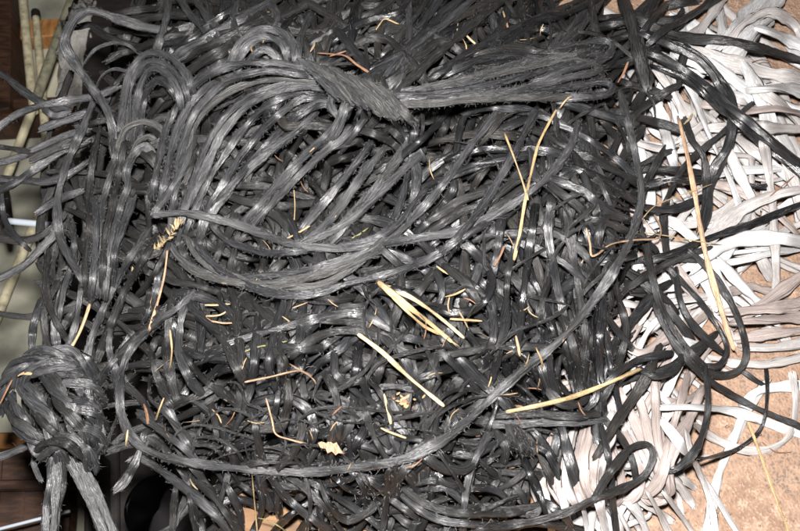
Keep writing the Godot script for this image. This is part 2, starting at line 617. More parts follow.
func make_materials() -> void:
	var f1 := fibre_images(3, 0.003, 0.040, 1.5)
	var f2 := fibre_images(11, 0.005, 0.15, 1.5)
	var f3 := fibre_images(27, 0.30, 0.68, 1.1)
	M.black = twine_mat(f1, Color(0.95, 0.96, 1.0), 0.33, 0.62, 0.014, -0.3)
	M.black2 = twine_mat(f1, Color(1.0, 1.0, 1.0), 0.42, 0.55, 0.020, -0.3)
	M.black3 = twine_mat(f1, Color(0.8, 0.81, 0.85), 0.27, 0.65, 0.010, -0.3)
	M.black4 = twine_mat(f1, Color(1.0, 0.97, 0.93), 0.5, 0.5, 0.022, -0.3)
	M.grey = twine_mat(f2, Color(0.86, 0.87, 0.895), 0.46, 0.75, 0.022, -0.3)
	M.grey2 = twine_mat(f2, Color(0.77, 0.78, 0.81), 0.40, 0.8, 0.018, -0.3)
	M.grey3 = twine_mat(f2, Color(0.97, 0.97, 0.96), 0.58, 0.6, 0.036, -0.3)
	M.grey4 = twine_mat(f2, Color(0.655, 0.665, 0.70), 0.36, 0.8, 0.016, -0.3)
	M.white = twine_mat(f3, Color(0.985, 0.99, 1.0), 0.24, 0.6, 0.012)
	M.white2 = twine_mat(f3, Color(0.91, 0.89, 0.885), 0.32, 0.6, 0.014)
	M.white3 = twine_mat(f3, Color(0.80, 0.745, 0.725), 0.40, 0.55, 0.016)
	for k in ["white", "white2", "white3"]:
		M[k].backlight_enabled = true
		M[k].backlight = Color(0.3, 0.28, 0.27)
	M.hair = plain(Color(0.46, 0.46, 0.46), 0.5)
	M.hair.cull_mode = BaseMaterial3D.CULL_DISABLED
	var s1 := fibre_images(41, 0.38, 1.0, 1.0, 0.3)
	M.straw = twine_mat(s1, Color(0.95, 0.83, 0.64), 0.45, 0.5, 0.03)
	M.straw_pale = twine_mat(s1, Color(0.98, 0.88, 0.70), 0.5, 0.5, 0.03)
	M.straw_pink = twine_mat(s1, Color(0.93, 0.78, 0.64), 0.5, 0.4, 0.03)
	M.straw_red = twine_mat(s1, Color(0.76, 0.58, 0.46), 0.55, 0.4, 0.03)
	M.straw_gold = twine_mat(s1, Color(0.94, 0.81, 0.61), 0.4, 0.5, 0.03)
	M.straw_green = twine_mat(s1, Color(0.76, 0.74, 0.52), 0.5, 0.4, 0.03)
	M.slab = slab_mat()

func start_heights() -> void:
	hm.resize(HNX * HNZ)
	var bumps := FastNoiseLite.new(); bumps.seed = 8; bumps.frequency = 22.0; bumps.fractal_octaves = 2
	for j in HNZ:
		for i in HNX:
			var q := to_px(Vector3(HX0 + i * HC, 0.025, HZ0 + j * HC))
			var r2 := pow((q.x - 365.0) / 275.0, 2) + pow((q.y - 210.0) / 300.0, 2)
			var v := 0.046 * pow(maxf(0.0, 1.0 - r2), 0.6)
			v *= 0.78 + 0.75 * bumps.get_noise_2d(i * HC, j * HC)
			for d in [[302, 198, 55, 30, 0.55], [330, 128, 40, 22, 0.5], [520, 122, 95, 14, 0.45], [330, 306, 110, 14, 0.4], [165, 300, 30, 45, 0.5], [150, 120, 34, 26, 0.5], [250, 395, 60, 30, 0.35], [420, 400, 45, 30, 0.35], [455, 290, 30, 22, 0.4]]:
				var dd: float = pow((q.x - d[0]) / d[2], 2) + pow((q.y - d[1]) / d[3], 2)
				if dd < 1.0: v *= 1.0 - d[4] * (1.0 - dd * dd)
			var hole := pow((q.x - 315.0) / 95.0, 2) + pow((q.y - 525.0) / 62.0, 2)
			v *= smoothstep(0.55, 1.5, hole)
			var br := pow((q.x - 450.0) / 110.0, 2) + pow((q.y - 500.0) / 110.0, 2)
			v = maxf(v, 0.014 * maxf(0.0, 1.0 - br))
			var wr := pow((q.x - 750.0) / 150.0, 2) + pow((q.y - 190.0) / 210.0, 2)
			v = maxf(v, 0.006 * maxf(0.0, 1.0 - wr))
			var wl := pow((q.x - 620.0) / 75.0, 2) + pow((q.y - 420.0) / 110.0, 2)
			v = maxf(v, 0.012 * sqrt(maxf(0.0, 1.0 - wl)))
			hm[j * HNX + i] = v

func setting(o: Node) -> void:
	o.set_meta("kind", "structure")

func build_setting() -> void:
	# slab the twine lies on: left edge runs obliquely under the heap
	var e0 := at(150, -60, 0.0); var e1 := at(235, 600, 0.0)
	var st := fresh()
	var poly := [e0, Vector3(0.62, 0, -0.75), Vector3(0.62, 0, 0.62), e1]
	for y in [0.0, -0.035]:
		var b: int = st.v.size()
		for p in poly:
			st.v.append(p + Vector3.UP * y); st.n.append(Vector3.UP if y == 0.0 else Vector3.DOWN); st.u.append(Vector2(p.x, p.z))
		for v in ([0, 1, 2, 0, 2, 3] if y == 0.0 else [0, 2, 1, 0, 3, 2]): st.i.append(b + v)
	for k in 4:
		var p: Vector3 = poly[k]; var q: Vector3 = poly[(k + 1) % 4]
		var nn := (q - p).cross(Vector3.UP).normalized()
		if nn.dot((p + q) * 0.5 - Vector3(0.3, 0, 0)) < 0.0: nn = -nn
		var b: int = st.v.size()
		for v in [p, q, q + Vector3.DOWN * 0.035, p + Vector3.DOWN * 0.035]:
			st.v.append(v); st.n.append(nn); st.u.append(Vector2.ZERO)
		for v in [0, 2, 1, 0, 3, 2]: st.i.append(b + v)
	var slab := commit(st, "stone_slab", M.slab, self)
	setting(slab)
	# floor below
	var fm := noise_mat([[0.0, Color(0.40, 0.40, 0.36)], [0.45, Color(0.56, 0.56, 0.50)], [0.7, Color(0.62, 0.61, 0.55)], [1.0, Color(0.70, 0.69, 0.62)]], 0.012, Vector3.ONE * 2.0, 0.9, 0.1)
	var fa := fresh()
	for p in [Vector3(-3, FLOOR_Y, -3), Vector3(3, FLOOR_Y, -3), Vector3(3, FLOOR_Y, 3), Vector3(-3, FLOOR_Y, 3)]:
		fa.v.append(p); fa.n.append(Vector3.UP); fa.u.append(Vector2(p.x, p.z))
	for v in [0, 1, 2, 0, 2, 3]: fa.i.append(v)
	setting(commit(fa, "floor", fm, self))
	# an ochre panel under the heap
	var om := noise_mat([[0.0, Color(0.25, 0.16, 0.08)], [0.4, Color(0.36, 0.25, 0.13)], [0.7, Color(0.43, 0.31, 0.17)], [1.0, Color(0.49, 0.37, 0.23)]], 0.02, Vector3(3.0, 3.0, 9.0), 0.7, 0.05)
	var a := at(262, 250, 0.0); var c := at(560, 250, 0.0)
	var mid := (a + c) * 0.5
	var pan := commit(prism_box(Vector3(mid.x, 0.0035, 0.21), Vector3((c.x - a.x) * 0.5, 0, 0), Vector3(0, 0.003, 0), Vector3(0, 0, 0.105), 0.001), "wood_panel", om, self)
	tag(pan, "thin ochre wooden panel lying under the black twine heap", "panel")

func build_floor_clutter() -> void:
	var cream := noise_mat([[0.0, Color(0.40, 0.37, 0.30)], [0.35, Color(0.66, 0.63, 0.52)], [0.6, Color(0.75, 0.72, 0.60)], [1.0, Color(0.84, 0.81, 0.70)]], 0.02, Vector3.ONE * 9.0, 0.45, 0.0)
	var olive := noise_mat([[0.0, Color(0.26, 0.25, 0.21)], [0.4, Color(0.46, 0.45, 0.38)], [1.0, Color(0.58, 0.57, 0.49)]], 0.02, Vector3.ONE * 9.0, 0.45, 0.0)
	var brown := noise_mat([[0.0, Color(0.13, 0.08, 0.05)], [0.5, Color(0.22, 0.14, 0.09)], [1.0, Color(0.31, 0.21, 0.14)]], 0.02, Vector3(3.0, 3.0, 14.0), 0.6, 0.05)
	var dark := noise_mat([[0.0, Color(0.06, 0.045, 0.04)], [0.5, Color(0.10, 0.08, 0.07)], [1.0, Color(0.16, 0.12, 0.10)]], 0.02, Vector3(3.0, 3.0, 8.0), 0.7, 0.05)  # near-black: puts shade into the added boards; also one crate side
	var tan_wood := noise_mat([[0.0, Color(0.45, 0.28, 0.14)], [0.5, Color(0.62, 0.44, 0.25)], [1.0, Color(0.72, 0.54, 0.34)]], 0.02, Vector3(9.0, 3.0, 3.0), 0.6, 0.05)
	var pale := noise_mat([[0.0, Color(0.62, 0.60, 0.52)], [0.5, Color(0.74, 0.72, 0.63)], [1.0, Color(0.82, 0.80, 0.72)]], 0.015, Vector3.ONE * 2.0, 0.8, 0.05)
	var chrome := plain(Color(0.74, 0.78, 0.82), 0.3, 0.1)  # pale, hardly metallic: brightness of the reflected flash put into the colour
	var copper := plain(Color(0.80, 0.42, 0.24), 0.3, 1.0)
	var rubber := plain(Color(0.10, 0.095, 0.09), 0.6)
	var T: Node3D
	# pale sheet lying on the floor behind the poles
	T = plank(self, "cream_board", pale, [-20, 78], [92, 70], 90, 0.012, 0.012)
	tag(T, "pale cream board lying on the floor under the thin poles", "board")
	T = plank(self, "wooden_batten", tan_wood, [-30, 33], [88, 24], 20, 0.034, 0.022)
	tag(T, "tan wooden batten lying across the cream board", "batten")
	T = plank(self, "dark_beam", brown, [2, -60], [-2, 110], 17, 0.06, 0.048)
	tag(T, "dark brown wooden beam beside the cream poles", "beam")
	# poles, each lying over the batten
	T = thing("pole", "pale cream metal pole without a cap, leaning over the tan batten", "pole", at(30, 60, FLOOR_Y))
	rod(T, "shaft", cream, [21, -20, 0.06], [34, 112, 0.075], 0.0048)
	T = thing("pole", "cream metal pole ending in a dark rubber cap", "pole", at(40, 60, FLOOR_Y))
	rod(T, "shaft", cream, [36, 16, 0.05], [47, 150, 0.07], 0.0044)
	rod(T, "cap", rubber, [35.7, 11, 0.05], [36.2, 18, 0.05], 0.005)
	T = thing("pole", "olive grey metal pole crossing the cream poles at a slant", "pole", at(50, 60, FLOOR_Y))
	rod(T, "shaft", olive, [74, -6, 0.085], [36, 100, 0.09], 0.0052)
	rod(T, "lower_shaft", cream, [36, 100, 0.09], [4, 185, 0.07], 0.0044)
	T = thing("pole", "cream pole lying bare on the grey floor beneath the knotted bundle", "pole", at(20, 290, FLOOR_Y))
	rod(T, "shaft", cream, [38, 215, 0.02], [-14, 345, 0.02], 0.0048)
	# shelf rail with a copper strip
	T = thing("rail", "dark rail with a copper strip passing under the poles", "rail", at(20, 110, FLOOR_Y))
	plank(T, "rail_body", brown, [-40, 108], [110, 100], 15, 0.05, 0.05)
	plank(T, "copper_strip", copper, [-40, 114.5], [74, 108], 3.6, 0.053, 0.004)
	# chrome tubes
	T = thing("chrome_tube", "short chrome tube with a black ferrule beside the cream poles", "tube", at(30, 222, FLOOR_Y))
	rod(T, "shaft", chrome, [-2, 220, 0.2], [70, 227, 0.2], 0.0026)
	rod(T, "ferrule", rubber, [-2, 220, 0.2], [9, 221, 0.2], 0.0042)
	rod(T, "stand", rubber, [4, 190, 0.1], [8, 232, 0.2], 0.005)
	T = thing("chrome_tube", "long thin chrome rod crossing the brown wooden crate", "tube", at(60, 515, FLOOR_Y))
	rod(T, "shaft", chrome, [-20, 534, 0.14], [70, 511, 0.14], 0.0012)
	# grey bag
	T = thing("cloth_bag", "limp grey cloth bag on the added shade chest behind the twine loop", "bag", at(90, 45, FLOOR_Y))
	var ba := fresh()
	var bc := at(86, 46, FLOOR_Y + 0.075)
	var nz := FastNoiseLite.new(); nz.seed = 77; nz.frequency = 18.0
	for i in 25:
		for j in 37:
			var th := TAU * j / 36.0; var f := i / 24.0 * PI * 0.5
			var d := Vector3(cos(th) * cos(f) * 0.024, sin(f) * 0.03, sin(th) * cos(f) * 0.082)
			d *= 1.0 + 0.35 * nz.get_noise_3dv(d * 6.0 + Vector3(3, 0, 0))
			ba.v.append(bc + d); ba.n.append((d / Vector3(0.024, 0.05, 0.082)).normalized()); ba.u.append(Vector2(j / 36.0, i / 24.0))
	for i in 24:
		for j in 36:
			var a := i * 37 + j
			for v in [a, a + 1, a + 37, a + 1, a + 38, a + 37]: ba.i.append(v)
	commit(ba, "sack", noise_mat([[0.0, Color(0.46, 0.45, 0.43)], [0.5, Color(0.60, 0.59, 0.57)], [1.0, Color(0.70, 0.69, 0.66)]], 0.03, Vector3.ONE * 6.0, 0.95, 0.2), T)
	# added chest: near-black boards stand in for shade below the slab edge
	T = thing("shade_chest", "added nearly black chest standing in for shade below the slab edge", "chest", at(160, 60, FLOOR_Y))
	for k in 5:
		plank(T, "shade_lid", dark, [104 + k * 26, -90], [96 + k * 26, 150], 25, 0.10, 0.02)
	plank(T, "side_board", dark, [92, -90], [84, 150], 4, 0.094, 0.094)
	# brown crate at the lower left
	T = thing("wooden_crate", "reddish brown wooden crate with a lighter rim below the knot", "crate", at(50, 500, FLOOR_Y))
	plank(T, "rim", tan_wood, [-30, 441], [64, 438], 14, 0.105, 0.02)
	for k in 4:
		plank(T, "slat", brown, [-8 + k * 23, 447], [-22 + k * 23, 640], 22, 0.095 + 0.002 * (k % 2), 0.018)
	plank(T, "cross_board", brown, [-30, 486], [80, 483], 10, 0.103, 0.006)
	plank(T, "side_board", dark, [88, 446], [86, 640], 6, 0.1, 0.1)
	# dark pot with a shallow domed lid
	T = thing("dark_pot", "dark purplish grey lidded plastic pot beneath the heap edge", "pot", at(150, 530, FLOOR_Y))
	var pc := at(158, 508, FLOOR_Y + 0.12)
	var P := PackedVector3Array(); var R := PackedFloat32Array(); var L := PackedVector3Array(); var LR := PackedFloat32Array()
	for q in [[-0.12, 0.021], [-0.08, 0.0225], [-0.03, 0.0235], [-0.004, 0.024]]:
		P.append(pc + Vector3.UP * q[0]); R.append(q[1])
	for q in [[-0.006, 0.0255], [-0.001, 0.026], [0.001, 0.0255], [0.0012, 0.023], [0.0002, 0.022], [0.0015, 0.014], [0.0018, 0.006], [0.0018, 0.0004]]:
		L.append(pc + Vector3.UP * q[0]); LR.append(q[1])
	var pm := plain(Color(0.22, 0.195, 0.21), 0.85)
	commit(tube(P, R, 32), "pot_body", pm, T)
	commit(tube(L, LR, 32), "lid", pm, T)
	# near-black boards added in place of the shade left of the heap
	T = thing("shade_board", "added blackish boards in place of shade between crate and heap", "board", at(150, 450, FLOOR_Y))
	plank(T, "face_board", dark, [104, 400], [104, 700], 26, 0.05, 0.02)
	plank(T, "back_board", dark, [136, 400], [138, 700], 40, 0.045, 0.02)
	plank(T, "end_board", dark, [180, 400], [186, 700], 46, 0.05, 0.02)
	T = thing("shade_coffer", "added low blackish coffer in place of shade behind the knotted rope", "coffer", at(130, 280, FLOOR_Y))  # added so the floor under the strands reads as dark as shade
	for k in 5:
		plank(T, "shade_lid", dark, [66 + k * 30, 158], [58 + k * 32, 412], 30, 0.075, 0.02)
	plank(T, "side_board", dark, [52, 158], [44, 412], 4, 0.073, 0.073)

func build_white() -> void:
	var T := thing("white_twine_bundle", "bundle of white plastic twine spread beside the black twine heap", "twine", at(690, 300, 0.0))
	var ws := [M.white, M.white, M.white2, M.white3]
	var o := {"flat": 0.42, "sides": 18, "passes": 24, "lay": 0.7, "dive": [4, 4], "scale": 0.96, "jit": 1.2, "lobes": 1.4}
	var acc := fresh()
	var so := {"flat": 0.5, "acc": acc, "passes": 16, "sides": 9, "scale": 0.75, "dive": [4, 4]}
	# under layer, too many to tell apart
	scatter(T, [M.white2], [680, 110, 90, 120], -60, 40, 26, 90, 200, 0.5, 12, 18, so)
	scatter(T, [M.white2], [770, 110, 50, 110], -50, 40, 10, 90, 200, 0.5, 12, 18, so)
	scatter(T, [M.white2], [630, 340, 70, 70], 60, 70, 24, 60, 150, 0.8, 8, 12, so)
	scatter(T, [M.white2], [620, 440, 60, 70], 80, 40, 30, 60, 140, 0.6, 8, 12, so)
	scatter(T, [M.white2], [740, 250, 60, 60], 0, 60, 9, 60, 150, 0.6, 8, 12, so)
	scatter(T, [M.white2], [590, 500, 50, 40], 80, 60, 18, 50, 120, 0.6, 8, 12, so)
	var u := commit(acc, "under_strands", M.white2, T)
	u.set_meta("kind", "stuff")
	# strands one can follow
	scatter(T, ws, [690, 120, 80, 100], -60, 45, 14, 90, 190, 0.4, 10, 15, o)
	scatter(T, ws, [635, 330, 60, 70], 70, 50, 26, 60, 140, 0.9, 8, 13, o)
	scatter(T, ws, [700, 250, 80, 60], 5, 50, 16, 80, 160, 0.7, 8, 13, o)
	scatter(T, ws, [760, 120, 50, 100], -50, 40, 8, 90, 170, 0.5, 9, 15, o)
	scatter(T, ws, [640, 420, 50, 70], 80, 40, 14, 70, 140, 0.7, 7, 11, o)
	var traced := [
		[20, [690, 78, 718, 48, 745, 18, 768, -14], 0], [22, [724, 62, 750, 36, 772, 8, 790, -20], 0], [14, [680, 50, 704, 22, 724, -8], 1],
		[12, [820, 70, 806, 40, 790, 20, 768, 12, 742, 26, 728, 44], 1], [14, [754, 28, 778, 36, 812, 50], 0],
		[17, [674, 44, 704, 56, 738, 66, 772, 76, 815, 80], 1], [19, [676, 52, 706, 66, 734, 80, 758, 100, 776, 126, 792, 160], 0],
		[16, [742, 62, 752, 82, 764, 108, 772, 140], 0], [14, [752, 84, 780, 104, 812, 138], 1], [16, [746, 92, 780, 90, 815, 96], 0],
		[12, [700, 104, 740, 112, 780, 108, 812, 116], 2], [12, [706, 128, 742, 128, 782, 128, 815, 128], 1],
		[12, [724, 138, 734, 164, 744, 186, 758, 212], 1], [10, [764, 140, 770, 180, 774, 220, 775, 262, 774, 300], 1],
		[12, [772, 138, 786, 164, 796, 190, 806, 220], 1], [17, [812, 188, 770, 198, 736, 212, 710, 236, 692, 256], 1],
		[18, [815, 246, 776, 238, 742, 238, 712, 252, 690, 272], 0], [13, [716, 258, 738, 282, 752, 296, 766, 310], 0],
		[13, [812, 268, 784, 288, 762, 304, 740, 318], 2], [15, [724, 312, 760, 308, 812, 302], 2], [14, [730, 325, 770, 320, 814, 316], 3],
		[14, [732, 338, 772, 332, 814, 330], 2], [13, [740, 348, 776, 348, 814, 340], 1], [13, [728, 362, 762, 366, 790, 360, 814, 352], 1],
		[12, [610, 330, 640, 352, 664, 340, 690, 320], 2], [12, [606, 300, 640, 306, 676, 300, 708, 296], 1], [12, [600, 350, 634, 324, 656, 296], 1],
		[14, [604, 374, 622, 346, 640, 320], 2], [12, [588, 372, 612, 376, 644, 360], 0],
		[13, [584, 392, 606, 420, 628, 446, 650, 472, 664, 490], 0], [13, [600, 392, 622, 424, 642, 452, 656, 478], 1],
		[12, [612, 376, 630, 410, 645, 444, 656, 474], 2], [13, [630, 362, 640, 400, 650, 440, 660, 478, 664, 496, 650, 500, 640, 488], 3],
		[13, [652, 366, 656, 404, 660, 440, 668, 478, 668, 494, 656, 496], 3], [12, [690, 374, 678, 408, 668, 440, 660, 476, 646, 494, 634, 484], 2],
		[12, [704, 386, 690, 420, 676, 446, 666, 472], 3], [12, [620, 430, 634, 458, 640, 486, 628, 500, 614, 490], 3],
		[12, [604, 436, 618, 466, 622, 494, 610, 506], 3], [12, [580, 500, 600, 512, 616, 534, 628, 556], 0], [11, [574, 520, 600, 526, 612, 560], 1],
		[12, [626, 500, 640, 516, 650, 540], 0], [12, [596, 500, 590, 524, 584, 556], 1],
	]
	for t in traced: strand(T, [M.white, M.white2, M.white3, M.white3][t[2]], t[0], t[1], o)
	# the bound end: a fat bulge of strands laid side by side
	swell(572, 462, 52, 46, 0.022)
	for k in 9:
		var x := 536.0 + k * 8.4
		strand(T, M.white3 if k % 4 else M.white2, 12.5, [x + 10, 412, x + 3, 440, x - 1, 462, x - 2, 484, x + 6, 504], {"flat": 0.7, "sides": 18, "passes": 10, "lay": 0.4, "scale": 0.85, "jit": 1.5, "lobes": 1.4})
	for k in 4:
		strand(T, M.white, 9.0, [540 + k * 18, 486, 548 + k * 17, 508, 552 + k * 18, 536], o)
	# single white strands that have slipped out over the bare slab
	var g := "white strands lying loose on the bare slab"
	var loose := [
		[13, [768, 380, 748, 406, 734, 436, 722, 466, 714, 500, 706, 545], "broad white twine strand slanting down the bare slab"],
		[11, [662, 420, 684, 448, 704, 480, 722, 508, 746, 545], "straight white strand crossing the bare slab, ending under the broad one"],
		[10, [686, 430, 692, 456, 704, 486, 712, 515, 714, 545], "narrow white strand squeezed beside the straight one on the slab"],
		[12, [660, 408, 698, 408, 740, 412, 778, 426, 815, 440], "pale pinkish strand running under the diagonal black strand"],
		[11, [814, 384, 784, 386, 758, 392, 742, 408], "white strand arching from the slab edge to the broad strand"],
		[10, [792, 372, 796, 404, 792, 432, 776, 446, 748, 450, 716, 440, 694, 426], "white strand curling in a wide hook on the bare slab"],
		[9, [646, 490, 660, 512, 676, 545], "short white tail hanging below the looped white ends"],
		[10, [664, 492, 680, 514, 700, 545], "second white tail beside the short one below the looped ends"],
	]
	for t in loose:
		var b := at(t[1][0], t[1][1], 0.0)
		var L := thing("white_strand", t[2], "twine", b, g)
		strand(L, M.white if t[0] > 10 else M.white2, t[0] * 0.9, t[1], o)

func finish_fuzz(key: String, T: Node3D) -> void:
	if not hair.has(key): return
	var m := commit(hair[key], "fibre_fuzz", M.hair, T)
	m.set_meta("kind", "stuff")

